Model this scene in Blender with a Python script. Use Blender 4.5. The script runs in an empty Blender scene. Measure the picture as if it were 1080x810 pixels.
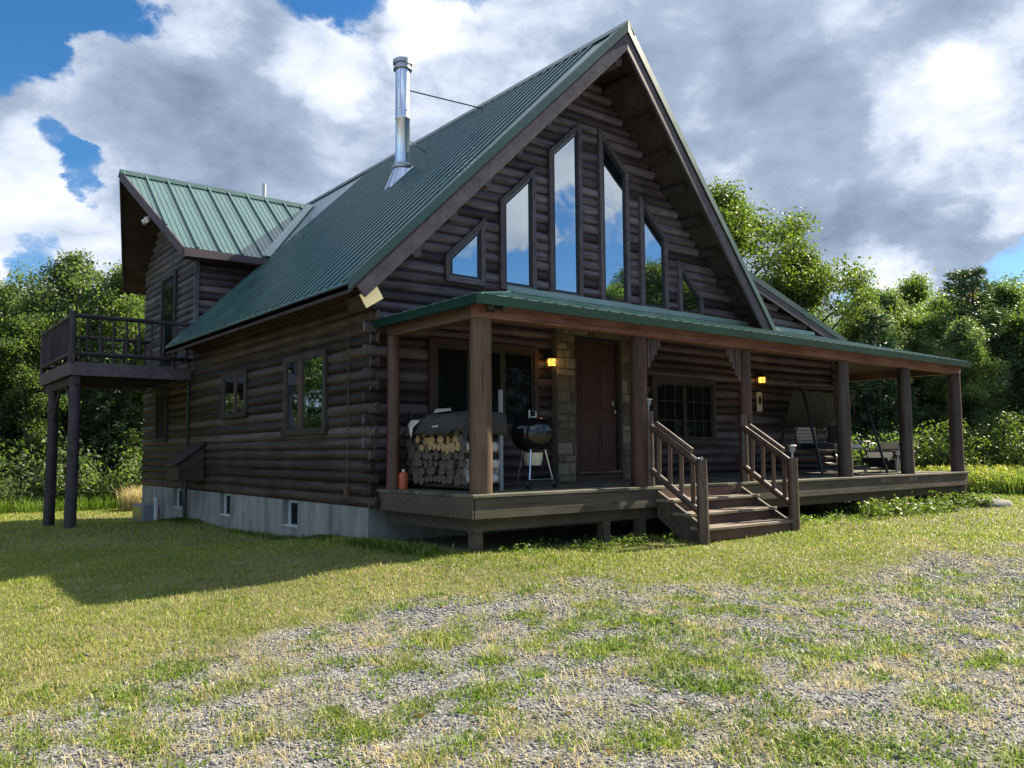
import bpy, bmesh, math, random
import numpy as np
from mathutils import Vector, Matrix

sc = bpy.context.scene
R = math.radians
rng = np.random.default_rng(7)
random.seed(7)

# ------------------------------------------------------------------ camera
CAM = (-5.233, -9.624, 0.482)
cam_d = bpy.data.cameras.new('camera'); cam = bpy.data.objects.new('camera', cam_d)
sc.collection.objects.link(cam); sc.camera = cam
cam_d.sensor_width = 36; cam_d.sensor_fit = 'HORIZONTAL'; cam_d.lens = 862.22 / 1080 * 36
cam_d.clip_start = 0.05; cam_d.clip_end = 2000
yw, pt, rl = R(38.321), R(4.712), R(-0.422)
Fv = Vector((math.sin(yw)*math.cos(pt), math.cos(yw)*math.cos(pt), math.sin(pt)))
Rv = Vector((math.cos(yw), -math.sin(yw), 0)); Uv = Rv.cross(Fv)
R2 = Rv*math.cos(rl) + Uv*math.sin(rl); U2 = -Rv*math.sin(rl) + Uv*math.cos(rl)
M = Matrix((R2, U2, -Fv)).transposed().to_4x4(); M.translation = Vector(CAM)
cam.matrix_world = M

# ------------------------------------------------------------------ sun + exposure
SUN = Vector((1.24, -0.155, 1.0)).normalized()          # direction towards the sun
sun_d = bpy.data.lights.new('sun', 'SUN'); sun = bpy.data.objects.new('sun', sun_d)
sc.collection.objects.link(sun)
sun_d.energy = 5.0; sun_d.angle = R(0.53); sun_d.color = (1.0, 0.90, 0.70)
sun.rotation_euler = SUN.to_track_quat('Z', 'Y').to_euler(); sun.location = SUN*60
sc.view_settings.view_transform = 'Standard'; sc.view_settings.look = 'None'
sc.view_settings.exposure = 1.4; sc.view_settings.gamma = 1.0
sc.view_settings.use_curve_mapping = False

# ------------------------------------------------------------------ world: Nishita sky with procedural clouds
def NT(tree):
    nodes, links = tree.nodes, tree.links
    def n(t, **kw):
        x = nodes.new(t)
        for k, v in kw.items():
            if k.startswith('i_'):
                key = k[2:]; key = int(key) if key.isdigit() else key.replace('_', ' ')
                if hasattr(v, 'is_output') or isinstance(v, bpy.types.NodeSocket): links.new(v, x.inputs[key])
                else: x.inputs[key].default_value = v
            else: setattr(x, k, v)
        return x
    return n
def mathn(n, op, a, b=None, c=None, clamp=False):
    kw = {'operation': op, 'use_clamp': clamp, 'i_0': a}
    if b is not None: kw['i_1'] = b
    if c is not None: kw['i_2'] = c
    return n('ShaderNodeMath', **kw).outputs[0]
def dir_ae(az, el):
    az, el = R(az), R(el)
    return Vector((math.sin(az)*math.cos(el), math.cos(az)*math.cos(el), math.sin(el)))

w = bpy.data.worlds.new('World'); sc.world = w; w.use_nodes = True
wt = w.node_tree; wt.nodes.clear(); n = NT(wt)
sky = n('ShaderNodeTexSky', sky_type='NISHITA', sun_disc=False, sun_elevation=math.asin(SUN.z),
        sun_rotation=math.atan2(SUN.x, SUN.y), altitude=500, air_density=1.0, dust_density=0.4, ozone_density=3.0)
hs = n('ShaderNodeHueSaturation', i_Saturation=1.3, i_Value=0.60, i_Color=sky.outputs[0])
tc = n('ShaderNodeTexCoord'); D0 = tc.outputs['Generated']
st = n('ShaderNodeVectorMath', operation='MULTIPLY', i_0=D0, i_1=(1, 1, 1.7)).outputs[0]
nz_w = n('ShaderNodeTexNoise', i_Vector=st, i_Scale=7.0, i_Detail=7.0, i_Roughness=0.6)
wv = n('ShaderNodeVectorMath', operation='SUBTRACT', i_0=nz_w.outputs['Color'], i_1=(0.5, 0.5, 0.5)).outputs[0]
wv = n('ShaderNodeVectorMath', operation='SCALE', i_0=wv); wv.inputs['Scale'].default_value = 0.17; wv = wv.outputs[0]
Dw = n('ShaderNodeVectorMath', operation='NORMALIZE', i_0=n('ShaderNodeVectorMath', operation='ADD', i_0=D0, i_1=wv).outputs[0]).outputs[0]
def blob(az, el, r, wgt, acc):
    dt = n('ShaderNodeVectorMath', operation='DOT_PRODUCT', i_0=Dw, i_1=dir_ae(az, el)).outputs['Value']
    mr = n('ShaderNodeMapRange', interpolation_type='SMOOTHSTEP', i_0=dt, i_1=math.cos(R(r)), i_2=math.cos(R(r*0.25)), i_3=0.0, i_4=wgt)
    return mathn(n, 'ADD', acc, mr.outputs[0])
nz1 = n('ShaderNodeTexNoise', i_Vector=st, i_Scale=3.4, i_Detail=9.0, i_Roughness=0.56, i_Distortion=0.3).outputs[0]
nz2 = n('ShaderNodeTexNoise', i_Vector=st, i_Scale=8.5, i_Detail=9.0, i_Roughness=0.58, i_Distortion=0.2).outputs[0]
cov = mathn(n, 'MULTIPLY_ADD', nz1, 1.7, -0.36)
cov = blob(38, 18, 62, 0.72, cov)
for az, el, r, wg in ((6.2, 26.0, 5.2, -1.3), (10.5, 28, 4.2, -1.2), (26.5, 31, 5.0, -1.3), (9.0, 18.8, 2.0, -.95), (10.4, 17.6, 1.7, -.9), (7.0, 12.2, 2.6, -1.0),
                      (71, 10.2, 3.0, -0.9), (61.5, 9.6, 1.8, -0.6), (33.5, 31.5, 3.5, -0.9),
                      (138, 9, 8, -0.7), (132, 9, 6, -0.7), (146, 8, 6, -0.7), (148, 15, 4, -.5), (141.5, 17.5, 5.0, .75), (137.5, 20, 4.5, 0.6), (133.5, 20.5, 4.5, 0.6)):
    cov = blob(az, el, r, wg, cov)
cmask = n('ShaderNodeMapRange', interpolation_type='SMOOTHSTEP', i_0=cov, i_1=0.22, i_2=0.80).outputs[0]
br = mathn(n, 'MULTIPLY_ADD', nz2, 2.1, -0.82)
br = mathn(n, 'ADD', br, mathn(n, 'MULTIPLY_ADD', nz1, 0.7, -0.35))
for az, el, r, wg in ((8.0, 14.0, 8, 0.45), (5, 17, 5, 0.2), (24.5, 26, 4.0, 0.5), (31.5, 28.5, 3.5, 0.5), (12, 22, 3, 0.2), (17, 28.5, 4, 0.3),
                      (68.0, 20.0, 5.0, 0.42), (70.5, 23, 4, 0.35), (66, 17, 3, 0.25), (70.3, 15, 2.6, 0.4), (63.5, 10.2, 4, 0.6), (58.5, 11.5, 3, 0.3), (68, 10.8, 3, 0.3),
                      (15, 20.0, 6.0, -0.34), (21, 18, 5, -.25), (57, 23, 7, -0.10), (62.5, 13.6, 4, -0.3), (67, 12.8, 3, -.25), (40, 27, 9, 0.12), (40, 60, 40, 0.5), (255, 30, 60, 0.4),
                      (136, 18, 14, 0.8)):
    br = blob(az, el, r, wg, br)
br = mathn(n, 'MULTIPLY_ADD', br, 0.62, 0.27)
ramp = n('ShaderNodeValToRGB', i_Fac=br)
e = ramp.color_ramp.elements
e[0].position = 0.0; e[0].color = (0.16, 0.215, 0.315, 1)
e[1].position = 1.0; e[1].color = (0.92, 0.93, 0.97, 1)
x = e.new(0.44); x.color = (0.335, 0.41, 0.54, 1)
x = e.new(0.66); x.color = (0.58, 0.645, 0.765, 1)
gain = n('ShaderNodeValue'); gain.outputs[0].default_value = 4.9; gain = gain.outputs[0]
for az, el, r, wg in ((40, 85, 50, 2.5), (255, 30, 62, 4.0), (200, 40, 40, 3.0)):      # unseen cloud overhead and behind the viewer, brightened as added fill light
    gain = blob(az, el, r, wg, gain)
cl = n('ShaderNodeVectorMath', operation='SCALE', i_0=ramp.outputs[0]); wt.links.new(gain, cl.inputs['Scale'])
mx = n('ShaderNodeMix', data_type='RGBA'); wt.links.new(cmask, mx.inputs[0]); wt.links.new(hs.outputs[0], mx.inputs[6]); wt.links.new(cl.outputs[0], mx.inputs[7])
bg = n('ShaderNodeBackground', i_Color=mx.outputs[2], i_Strength=0.1)
n('ShaderNodeOutputWorld', i_Surface=bg.outputs[0])

# ------------------------------------------------------------------ noise
def _h(ix, iy, s):
    v = np.sin(ix*127.1 + iy*311.7 + s*74.7)*43758.5453
    return v - np.floor(v)
def vnoise(x, y, s=0):
    ix, iy = np.floor(x), np.floor(y); fx, fy = x-ix, y-iy
    fx = fx*fx*(3-2*fx); fy = fy*fy*(3-2*fy)
    a, b, c, d = _h(ix, iy, s), _h(ix+1, iy, s), _h(ix, iy+1, s), _h(ix+1, iy+1, s)
    return a*(1-fx)*(1-fy)+b*fx*(1-fy)+c*(1-fx)*fy+d*fx*fy
def fbm(x, y, s=0, o=4):
    t = 0; a = 0.5; tot = 0
    for k in range(o):
        t = t + a*vnoise(x*2**k, y*2**k, s+k*13); tot += a; a *= 0.5
    return t/tot
def sstep(a, b, x):
    t = np.clip((x-a)/(b-a), 0, 1); return t*t*(3-2*t)

# ------------------------------------------------------------------ mesh helpers
class MB:
    def __init__(s): s.v = []; s.f = []; s.m = []
    def add(s, vs, fs, m=0):
        k = len(s.v); s.v += [tuple(v) for v in vs]; s.f += [tuple(i+k for i in f) for f in fs]; s.m += [m]*len(fs)
        return s
    def box(s, c, d, rz=0, m=0):
        x, y, z = d[0]/2, d[1]/2, d[2]/2; ca, sa = math.cos(rz), math.sin(rz)
        vs = [(c[0]+a*x*ca-b*y*sa, c[1]+a*x*sa+b*y*ca, c[2]+g*z) for g in (-1, 1) for a, b in ((-1, -1), (1, -1), (1, 1), (-1, 1))]
        return s.add(vs, [(3, 2, 1, 0), (4, 5, 6, 7), (0, 1, 5, 4), (1, 2, 6, 5), (2, 3, 7, 6), (3, 0, 4, 7)], m)
    def rng(s, x0, x1, y0, y1, z0, z1, m=0):
        return s.box(((x0+x1)/2, (y0+y1)/2, (z0+z1)/2), (abs(x1-x0), abs(y1-y0), abs(z1-z0)), 0, m)
    def beam(s, p, q, wd, ht, up=(0, 0, 1), m=0):
        p, q = Vector(p), Vector(q); d = (q-p).normalized(); a = d.cross(Vector(up)).normalized(); b = a.cross(d)
        vs = [e + a*(i*wd/2) + b*(j*ht/2) for e in (p, q) for i, j in ((-1, -1), (1, -1), (1, 1), (-1, 1))]
        return s.add(vs, [(3, 2, 1, 0), (4, 5, 6, 7), (0, 1, 5, 4), (1, 2, 6, 5), (2, 3, 7, 6), (3, 0, 4, 7)], m)
    def tube(s, pts, rs, k=8, m=0, cap=True, wob=0.0):
        pts = [Vector(p) for p in pts]; L = len(pts)
        if not hasattr(rs, '__len__'): rs = [rs]*L
        base = len(s.v); ref = None; vs = []
        for i, p in enumerate(pts):
            d = (pts[min(i+1, L-1)]-pts[max(i-1, 0)]).normalized()
            if ref is None: ref = Vector((0, 0, 1)) if abs(d.z) < 0.9 else Vector((1, 0, 0))
            a = d.cross(ref).normalized(); b = a.cross(d); ref = b if False else ref
            for j in range(k):
                t = 2*math.pi*j/k; r = rs[i]*(1+wob*random.uniform(-1, 1))
                vs.append(p + a*(math.cos(t)*r) + b*(math.sin(t)*r))
        fs = [(i*k+j, i*k+(j+1) % k, (i+1)*k+(j+1) % k, (i+1)*k+j) for i in range(L-1) for j in range(k)]
        if cap: fs += [tuple(range(k-1, -1, -1)), tuple((L-1)*k+j for j in range(k))]
        return s.add(vs, fs, m)
    def poly(s, pts, ext, m=0):          # prism: polygon extruded by vector ext
        pts = [Vector(p) for p in pts]; ext = Vector(ext); k = len(pts)
        vs = pts + [p+ext for p in pts]
        fs = [tuple(range(k)), tuple(range(2*k-1, k-1, -1))] + [(i, i+k, (i+1) % k+k, (i+1) % k) for i in range(k)]
        return s.add(vs, fs, m)
    def lathe(s, c, prof, k=16, m=0):
        vs = []; fs = []
        for r, z in prof:
            for j in range(k):
                t = 2*math.pi*j/k; vs.append((c[0]+r*math.cos(t), c[1]+r*math.sin(t), c[2]+z))
        L = len(prof)
        fs = [(i*k+j, i*k+(j+1) % k, (i+1)*k+(j+1) % k, (i+1)*k+j) for i in range(L-1) for j in range(k)]
        fs += [tuple(range(k-1, -1, -1)), tuple((L-1)*k+j for j in range(k))]
        return s.add(vs, fs, m)
    def build(s, name, mats, parent=None, smooth=False, bevel=0.0):
        me = bpy.data.meshes.new(name); me.from_pydata(s.v, [], s.f)
        for mt in (mats if isinstance(mats, (list, tuple)) else [mats]): me.materials.append(mt)
        me.polygons.foreach_set('material_index', s.m)
        bm = bmesh.new(); bm.from_mesh(me); bmesh.ops.recalc_face_normals(bm, faces=bm.faces); bm.to_mesh(me); bm.free()
        if smooth:
            me.polygons.foreach_set('use_smooth', [True]*len(me.polygons))
            try: me.set_sharp_from_angle(angle=R(40))
            except Exception: pass
        me.update()
        return link(me, name, parent, bevel)
def link(me, name, parent=None, bevel=0.0):
    o = bpy.data.objects.new(name, me); sc.collection.objects.link(o)
    if parent is not None:
        o.parent = parent
        rt = parent
        while rt.parent: rt = rt.parent
        o.matrix_parent_inverse = Matrix.Identity(4)
        if parent is rt and rt.type == 'EMPTY' and rt.get('_w'): o.matrix_parent_inverse = Matrix.Translation(-Vector(rt.location))
    if bevel:
        b = o.modifiers.new('bevel', 'BEVEL'); b.width = bevel; b.segments = 1; b.limit_method = 'ANGLE'; b.angle_limit = R(50)
    return o
def fastmesh(name, V, Fc, mats, attr=None, smooth=False, mi=None):
    me = bpy.data.meshes.new(name); k = Fc.shape[1]
    me.vertices.add(len(V)); me.vertices.foreach_set('co', np.ascontiguousarray(V, dtype=np.float32).ravel())
    me.loops.add(Fc.size); me.loops.foreach_set('vertex_index', np.ascontiguousarray(Fc, dtype=np.int32).ravel())
    me.polygons.add(len(Fc)); me.polygons.foreach_set('loop_start', np.arange(0, Fc.size, k, dtype=np.int32))
    me.polygons.foreach_set('loop_total', np.full(len(Fc), k, dtype=np.int32))
    for mt in (mats if isinstance(mats, (list, tuple)) else [mats]): me.materials.append(mt)
    if mi is not None: me.polygons.foreach_set('material_index', np.ascontiguousarray(mi, dtype=np.int32))
    if smooth: me.polygons.foreach_set('use_smooth', np.ones(len(Fc), dtype=bool))
    if attr is not None:
        for an, av in attr.items():
            a = me.attributes.new(an, 'FLOAT', 'POINT'); a.data.foreach_set('value', np.ascontiguousarray(av, dtype=np.float32))
    me.update(calc_edges=True); me.validate()
    return me
def tag(o, label=None, cat=None, group=None, kind=None):
    if label: o['label'] = label
    if cat: o['category'] = cat
    if group: o['group'] = group
    if kind: o['kind'] = kind
    return o
def empty(name, loc, rz=0, world=False):
    o = bpy.data.objects.new(name, None); sc.collection.objects.link(o); o.location = loc; o.rotation_euler = (0, 0, rz)
    o.empty_display_size = 0.2
    if world: o['_w'] = 1
    return o
def kids(o): return [c for c in o.children]
def dup(o, loc=None, rz=None, scale=None, parent=None, label=None):
    c = o.copy(); sc.collection.objects.link(c); c.parent = parent
    for ch in kids(o):
        d = dup(ch, parent=c); d.matrix_parent_inverse = ch.matrix_parent_inverse.copy()
    if loc is not None: c.location = loc
    if rz is not None: c.rotation_euler = (0, 0, rz)
    if scale is not None: c.scale = scale
    if label: c['label'] = label
    return c

# ------------------------------------------------------------------ materials
def mat(name, base, rough=0.7, metal=0.0, spec=0.5):
    m = bpy.data.materials.new(name); m.use_nodes = True; t = m.node_tree; t.nodes.clear(); nn = NT(t)
    b = nn('ShaderNodeBsdfPrincipled', i_Roughness=rough, i_Metallic=metal); b.inputs['Specular IOR Level'].default_value = spec
    b.inputs['Base Color'].default_value = (*base, 1)
    o = nn('ShaderNodeOutputMaterial', i_Surface=b.outputs[0])
    return m, nn, b, t
def ramp3(nn, fac, stops):
    r = nn('ShaderNodeValToRGB', i_Fac=fac); el = r.color_ramp.elements
    el[0].position = stops[0][0]; el[0].color = (*stops[0][1], 1)
    el[1].position = stops[-1][0]; el[1].color = (*stops[-1][1], 1)
    for p, c in stops[1:-1]:
        x = el.new(p); x.color = (*c, 1)
    return r.outputs[0]
def wood(name, c0, c1, c2, scale, rough=0.75, bump=0.25, isl=0.35, spec=0.4):
    """long-grain wood: scale is small along the grain axis"""
    m, nn, b, t = mat(name, c1, rough, 0, spec)
    tcn = nn('ShaderNodeTexCoord'); mp = nn('ShaderNodeMapping', i_Vector=tcn.outputs['Object'], i_Scale=scale)
    geo = nn('ShaderNodeNewGeometry')
    off = nn('ShaderNodeVectorMath', operation='SCALE', i_0=(37.0, 19.0, 23.0)); t.links.new(geo.outputs['Random Per Island'], off.inputs['Scale'])
    vv = nn('ShaderNodeVectorMath', operation='ADD', i_0=mp.outputs[0], i_1=off.outputs[0]).outputs[0]
    n1 = nn('ShaderNodeTexNoise', i_Vector=vv, i_Scale=1.0, i_Detail=6.0, i_Roughness=0.62)
    n2 = nn('ShaderNodeTexNoise', i_Vector=tcn.outputs['Object'], i_Scale=1.7, i_Detail=4.0, i_Roughness=0.6)
    f = mathn(nn, 'MULTIPLY_ADD', n1.outputs[0], 0.9, -0.2)
    f = mathn(nn, 'ADD', f, mathn(nn, 'MULTIPLY_ADD', n2.outputs[0], 0.7, -0.35))
    f = mathn(nn, 'ADD', f, mathn(nn, 'MULTIPLY_ADD', geo.outputs['Random Per Island'], isl, -isl/2 + 0.08))
    mp3 = nn('ShaderNodeMapping', i_Vector=vv, i_Scale=(1.0, 1.0, 1.0)); n3 = nn('ShaderNodeTexNoise', i_Vector=mp3.outputs[0], i_Scale=2.3, i_Detail=3.0, i_Roughness=0.5)
    crack = nn('ShaderNodeMapRange', i_0=n3.outputs[0], i_1=0.30, i_2=0.40, i_3=-0.35, i_4=0.0).outputs[0]
    f = mathn(nn, 'ADD', f, crack)
    col = ramp3(nn, f, ((0.12, c0), (0.45, c1), (0.85, c2)))
    t.links.new(col, b.inputs['Base Color'])
    bp = nn('ShaderNodeBump', i_Strength=bump, i_Distance=0.02, i_Height=n1.outputs[0]); t.links.new(bp.outputs[0], b.inputs['Normal'])
    rr = mathn(nn, 'MULTIPLY_ADD', n1.outputs[0], 0.3, rough-0.15); t.links.new(rr, b.inputs['Roughness'])
    return m
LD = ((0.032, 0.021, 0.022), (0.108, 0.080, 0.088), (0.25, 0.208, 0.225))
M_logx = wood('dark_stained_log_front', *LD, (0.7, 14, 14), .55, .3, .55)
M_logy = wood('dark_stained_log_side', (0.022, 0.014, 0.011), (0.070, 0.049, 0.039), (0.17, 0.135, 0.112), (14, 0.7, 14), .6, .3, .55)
M_logdx = wood('weathered_grey_log', (0.05, 0.045, 0.045), (0.13, 0.12, 0.125), (0.24, 0.23, 0.24), (14, 0.7, 14))
M_post = wood('brown_peeled_log', (0.035, 0.017, 0.012), (0.085, 0.044, 0.030), (0.16, 0.095, 0.068), (12, 12, 0.8), 0.6)
M_postd = wood('dark_peeled_log', (0.03, 0.02, 0.016), (0.07, 0.05, 0.042), (0.13, 0.10, 0.085), (12, 12, 0.8), 0.6)
M_posttan = wood('tan_peeled_log', (0.055, 0.032, 0.019), (0.125, 0.074, 0.043), (0.21, 0.138, 0.085), (12, 12, 0.8), 0.6)
M_rail = wood('stair_rail_log', (0.045, 0.026, 0.018), (0.10, 0.063, 0.045), (0.18, 0.125, 0.092), (6, 6, 2), 0.45, 0.15, 0.3, 0.6)
M_red = wood('reddish_beam', (0.09, 0.035, 0.026), (0.20, 0.085, 0.065), (0.33, 0.20, 0.165), (0.9, 16, 16), 0.6)
M_redy = wood('brown_end_beam', (0.05, 0.028, 0.018), (0.105, 0.064, 0.042), (0.18, 0.12, 0.085), (16, 0.9, 16), 0.6)
M_fascia = wood('plum_brown_board', (0.05, 0.036, 0.04), (0.10, 0.075, 0.083), (0.16, 0.125, 0.136), (5, 5, 5), 0.6, 0.1)
M_soffit = wood('dark_soffit_board', (0.022, 0.014, 0.011), (0.05, 0.033, 0.027), (0.09, 0.062, 0.05), (1.2, 10, 10), 0.75)
M_deck = wood('grey_green_deck_board', (0.055, 0.05, 0.034), (0.125, 0.115, 0.082), (0.26, 0.245, 0.185), (0.9, 16, 16), 0.8)
M_fasc2 = wood('olive_brown_fascia', (0.035, 0.028, 0.019), (0.076, 0.062, 0.044), (0.13, 0.110, 0.080), (0.9, 14, 14), 0.75)
M_tread = wood('stair_tread', (0.09, 0.065, 0.05), (0.20, 0.155, 0.12), (0.36, 0.30, 0.24), (0.9, 16, 16), 0.75)
M_riser = wood('red_brown_riser', (0.05, 0.026, 0.02), (0.11, 0.06, 0.046), (0.17, 0.10, 0.08), (0.9, 12, 12), 0.7)
M_trim = wood('window_trim', (0.065, 0.05, 0.052), (0.12, 0.094, 0.098), (0.19, 0.155, 0.16), (8, 8, 8), 0.6, 0.1)
M_trimd = wood('dark_window_trim', (0.02, 0.016, 0.013), (0.045, 0.036, 0.03), (0.08, 0.065, 0.055), (8, 8, 8), 0.6, 0.1)
M_trimr = wood('dark_red_window_trim', (0.025, 0.012, 0.010), (0.055, 0.028, 0.022), (0.10, 0.055, 0.045), (8, 8, 8), 0.6, 0.1)
M_door = wood('red_brown_door_paint', (0.04, 0.015, 0.012), (0.066, 0.025, 0.020), (0.10, 0.042, 0.033), (10, 10, 0.8), 0.45, 0.06, 0.1)
M_balc = wood('dark_balcony_wood', (0.022, 0.016, 0.018), (0.052, 0.038, 0.042), (0.10, 0.078, 0.085), (4, 4, 4), 0.65)
M_rackwood = wood('bark', (0.03, 0.026, 0.022), (0.075, 0.066, 0.056), (0.16, 0.145, 0.125), (3, 14, 14), 0.85, 0.6)
M_logend = wood('weathered_log_end', (0.04, 0.031, 0.022), (0.13, 0.105, 0.075), (0.30, 0.24, 0.165), (9, 9, 9), 0.8, 0.3, 0.7)
M_logfresh = wood('fresh_split_wood', (0.25, 0.15, 0.06), (0.46, 0.30, 0.14), (0.62, 0.46, 0.26), (2, 14, 14), 0.75, 0.3, 0.5)
M_birch = wood('white_birch_bark', (0.30, 0.27, 0.24), (0.62, 0.58, 0.54), (0.78, 0.75, 0.72), (10, 1.5, 10), 0.6, 0.3, 0.3)
M_pale, *_ = mat('pale_cut_wood', (0.72, 0.62, 0.36), 0.7)

def metal_roof(name, base, rough=0.34):
    m, nn, b, t = mat(name, base, rough, 0.0, (0.05 if rough > .55 else 0.6) if rough > .3 else 1.0)
    tcn = nn('ShaderNodeTexCoord')
    n1 = nn('ShaderNodeTexNoise', i_Vector=tcn.outputs['Object'], i_Scale=1.3, i_Detail=6.0, i_Roughness=0.65)
    col = ramp3(nn, n1.outputs[0], ((0.3, tuple(c*0.82 for c in base)), (0.7, tuple(min(1, c*1.18+0.004) for c in base))))
    t.links.new(col, b.inputs['Base Color'])
    t.links.new(mathn(nn, 'MULTIPLY_ADD', n1.outputs[0], 0.25, rough-0.12), b.inputs['Roughness'])
    n3 = nn('ShaderNodeTexNoise', i_Vector=tcn.outputs['Object'], i_Scale=5.0, i_Detail=3.0)
    bp = nn('ShaderNodeBump', i_Strength=0.05, i_Distance=0.02, i_Height=n3.outputs[0]); t.links.new(bp.outputs[0], b.inputs['Normal'])
    return m
M_roof = metal_roof('green_metal_roof', (0.050, 0.120, 0.108), 0.25)
M_rooftrim = metal_roof('green_metal_trim', (0.014, 0.055, 0.042), 0.4)
M_eavetrim = metal_roof('dark_green_eave_trim', (0.010, 0.040, 0.030), 0.8)
M_raketrim = metal_roof('green_rake_trim', (0.024, 0.070, 0.056), 0.4)
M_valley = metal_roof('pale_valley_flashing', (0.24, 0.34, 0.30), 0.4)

def concrete():
    m, nn, b, t = mat('weathered_concrete', (0.3, 0.3, 0.29), 0.9)
    tcn = nn('ShaderNodeTexCoord')
    n1 = nn('ShaderNodeTexNoise', i_Vector=tcn.outputs['Object'], i_Scale=2.2, i_Detail=8.0, i_Roughness=0.65)
    mp = nn('ShaderNodeMapping', i_Vector=tcn.outputs['Object'], i_Scale=(3, 3, 0.5))
    n2 = nn('ShaderNodeTexNoise', i_Vector=mp.outputs[0], i_Scale=1.5, i_Detail=6.0)
    f = mathn(nn, 'MULTIPLY_ADD', n2.outputs[0], 0.6, mathn(nn, 'MULTIPLY', n1.outputs[0], 0.45))
    t.links.new(ramp3(nn, f, ((0.3, (0.10, 0.105, 0.095)), (0.50, (0.22, 0.225, 0.205)), (0.75, (0.36, 0.36, 0.33)))), b.inputs['Base Color'])
    bp = nn('ShaderNodeBump', i_Strength=0.3, i_Distance=0.02, i_Height=n1.outputs[0]); t.links.new(bp.outputs[0], b.inputs['Normal'])
    return m
M_conc = concrete()
def stone(name, cs, scale=6):
    m, nn, b, t = mat(name, cs[1], 0.85)
    tcn = nn('ShaderNodeTexCoord'); geo = nn('ShaderNodeNewGeometry')
    n1 = nn('ShaderNodeTexNoise', i_Vector=tcn.outputs['Object'], i_Scale=scale, i_Detail=8.0, i_Roughness=0.65)
    f = mathn(nn, 'MULTIPLY_ADD', geo.outputs['Random Per Island'], 0.55, mathn(nn, 'MULTIPLY_ADD', n1.outputs[0], 0.8, -0.2))
    t.links.new(ramp3(nn, f, ((0.15, cs[0]), (0.5, cs[1]), (0.9, cs[2]))), b.inputs['Base Color'])
    bp = nn('ShaderNodeBump', i_Strength=0.5, i_Distance=0.02, i_Height=n1.outputs[0]); t.links.new(bp.outputs[0], b.inputs['Normal'])
    return m
M_stone = stone('tan_field_stone', ((0.08, 0.065, 0.042), (0.18, 0.15, 0.10), (0.30, 0.26, 0.185)))
M_rock = stone('grey_rock', ((0.06, 0.058, 0.052), (0.14, 0.132, 0.118), (0.24, 0.23, 0.21)), 3)
M_mortar, *_ = mat('mortar', (0.12, 0.105, 0.08), 0.95)

def glass(name, body, facing):
    m = bpy.data.materials.new(name); m.use_nodes = True; t = m.node_tree; t.nodes.clear(); nn = NT(t)
    d = nn('ShaderNodeBsdfDiffuse'); d.inputs[0].default_value = (*body, 1)
    g = nn('ShaderNodeBsdfGlossy', i_Roughness=0.015); g.inputs[0].default_value = (0.80, 0.91, 1, 1)
    lw = nn('ShaderNodeLayerWeight', i_Blend=0.45)
    f = mathn(nn, 'MULTIPLY_ADD', lw.outputs['Fresnel'], 0.6 if facing > .2 else 0.35, facing, clamp=True)
    tcn = nn('ShaderNodeTexCoord'); nz = nn('ShaderNodeTexNoise', i_Vector=tcn.outputs['Object'], i_Scale=1.6, i_Detail=1.0)
    bp = nn('ShaderNodeBump', i_Strength=0.09, i_Distance=0.05, i_Height=nz.outputs[0]); t.links.new(bp.outputs[0], g.inputs['Normal'])
    ms = nn('ShaderNodeMixShader', i_0=f, i_1=d.outputs[0], i_2=g.outputs[0])
    nn('ShaderNodeOutputMaterial', i_Surface=ms.outputs[0])
    return m
M_glass = glass('coated_window_glass', (0.012, 0.014, 0.016), 0.42)
M_glassd = glass('dark_window_glass', (0.010, 0.012, 0.012), -0.02)
M_glassl = glass('side_window_glass', (0.010, 0.012, 0.012), 0.62)
M_steel, *_ = mat('galvanised_steel', (0.62, 0.66, 0.72), 0.24, 1.0)
M_steeld, *_ = mat('dull_steel', (0.40, 0.40, 0.40), 0.4, 1.0)
M_black, *_ = mat('black_enamel', (0.008, 0.009, 0.011), 0.12, 0, 0.6)
M_blackm, *_ = mat('black_matt_metal', (0.014, 0.014, 0.014), 0.45)
M_cush, *_ = mat('charcoal_cushion', (0.013, 0.013, 0.014), 0.95)
M_white, *_ = mat('white_paint', (0.72, 0.71, 0.68), 0.5)
M_cream, *_ = mat('cream_enamel', (0.60, 0.56, 0.40), 0.4)
M_orange, *_ = mat('orange_paint', (0.42, 0.085, 0.03), 0.45)
M_greyp, *_ = mat('grey_plastic', (0.22, 0.24, 0.26), 0.5)
M_vinyl, *_ = mat('white_vinyl', (0.55, 0.57, 0.57), 0.5)
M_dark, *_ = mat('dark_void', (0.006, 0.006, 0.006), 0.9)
def fabric():
    m, nn, b, t = mat('grey_canvas', (0.045, 0.042, 0.040), 0.9)
    tcn = nn('ShaderNodeTexCoord'); nz = nn('ShaderNodeTexNoise', i_Vector=tcn.outputs['Object'], i_Scale=9.0, i_Detail=4.0)
    bp = nn('ShaderNodeBump', i_Strength=0.6, i_Distance=0.03, i_Height=nz.outputs[0]); t.links.new(bp.outputs[0], b.inputs['Normal'])
    return m
M_tarp = fabric()
def emis(name, c, s):
    m = bpy.data.materials.new(name); m.use_nodes = True; t = m.node_tree; t.nodes.clear(); nn = NT(t)
    e_ = nn('ShaderNodeEmission', i_Strength=s); e_.inputs[0].default_value = (*c, 1)
    nn('ShaderNodeOutputMaterial', i_Surface=e_.outputs[0]); return m
M_lampglow = emis('lit_amber_glass', (1.0, 0.42, 0.06), 1.1)
M_bulb = emis('lit_bulb', (1.0, 0.80, 0.40), 9.0)

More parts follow.
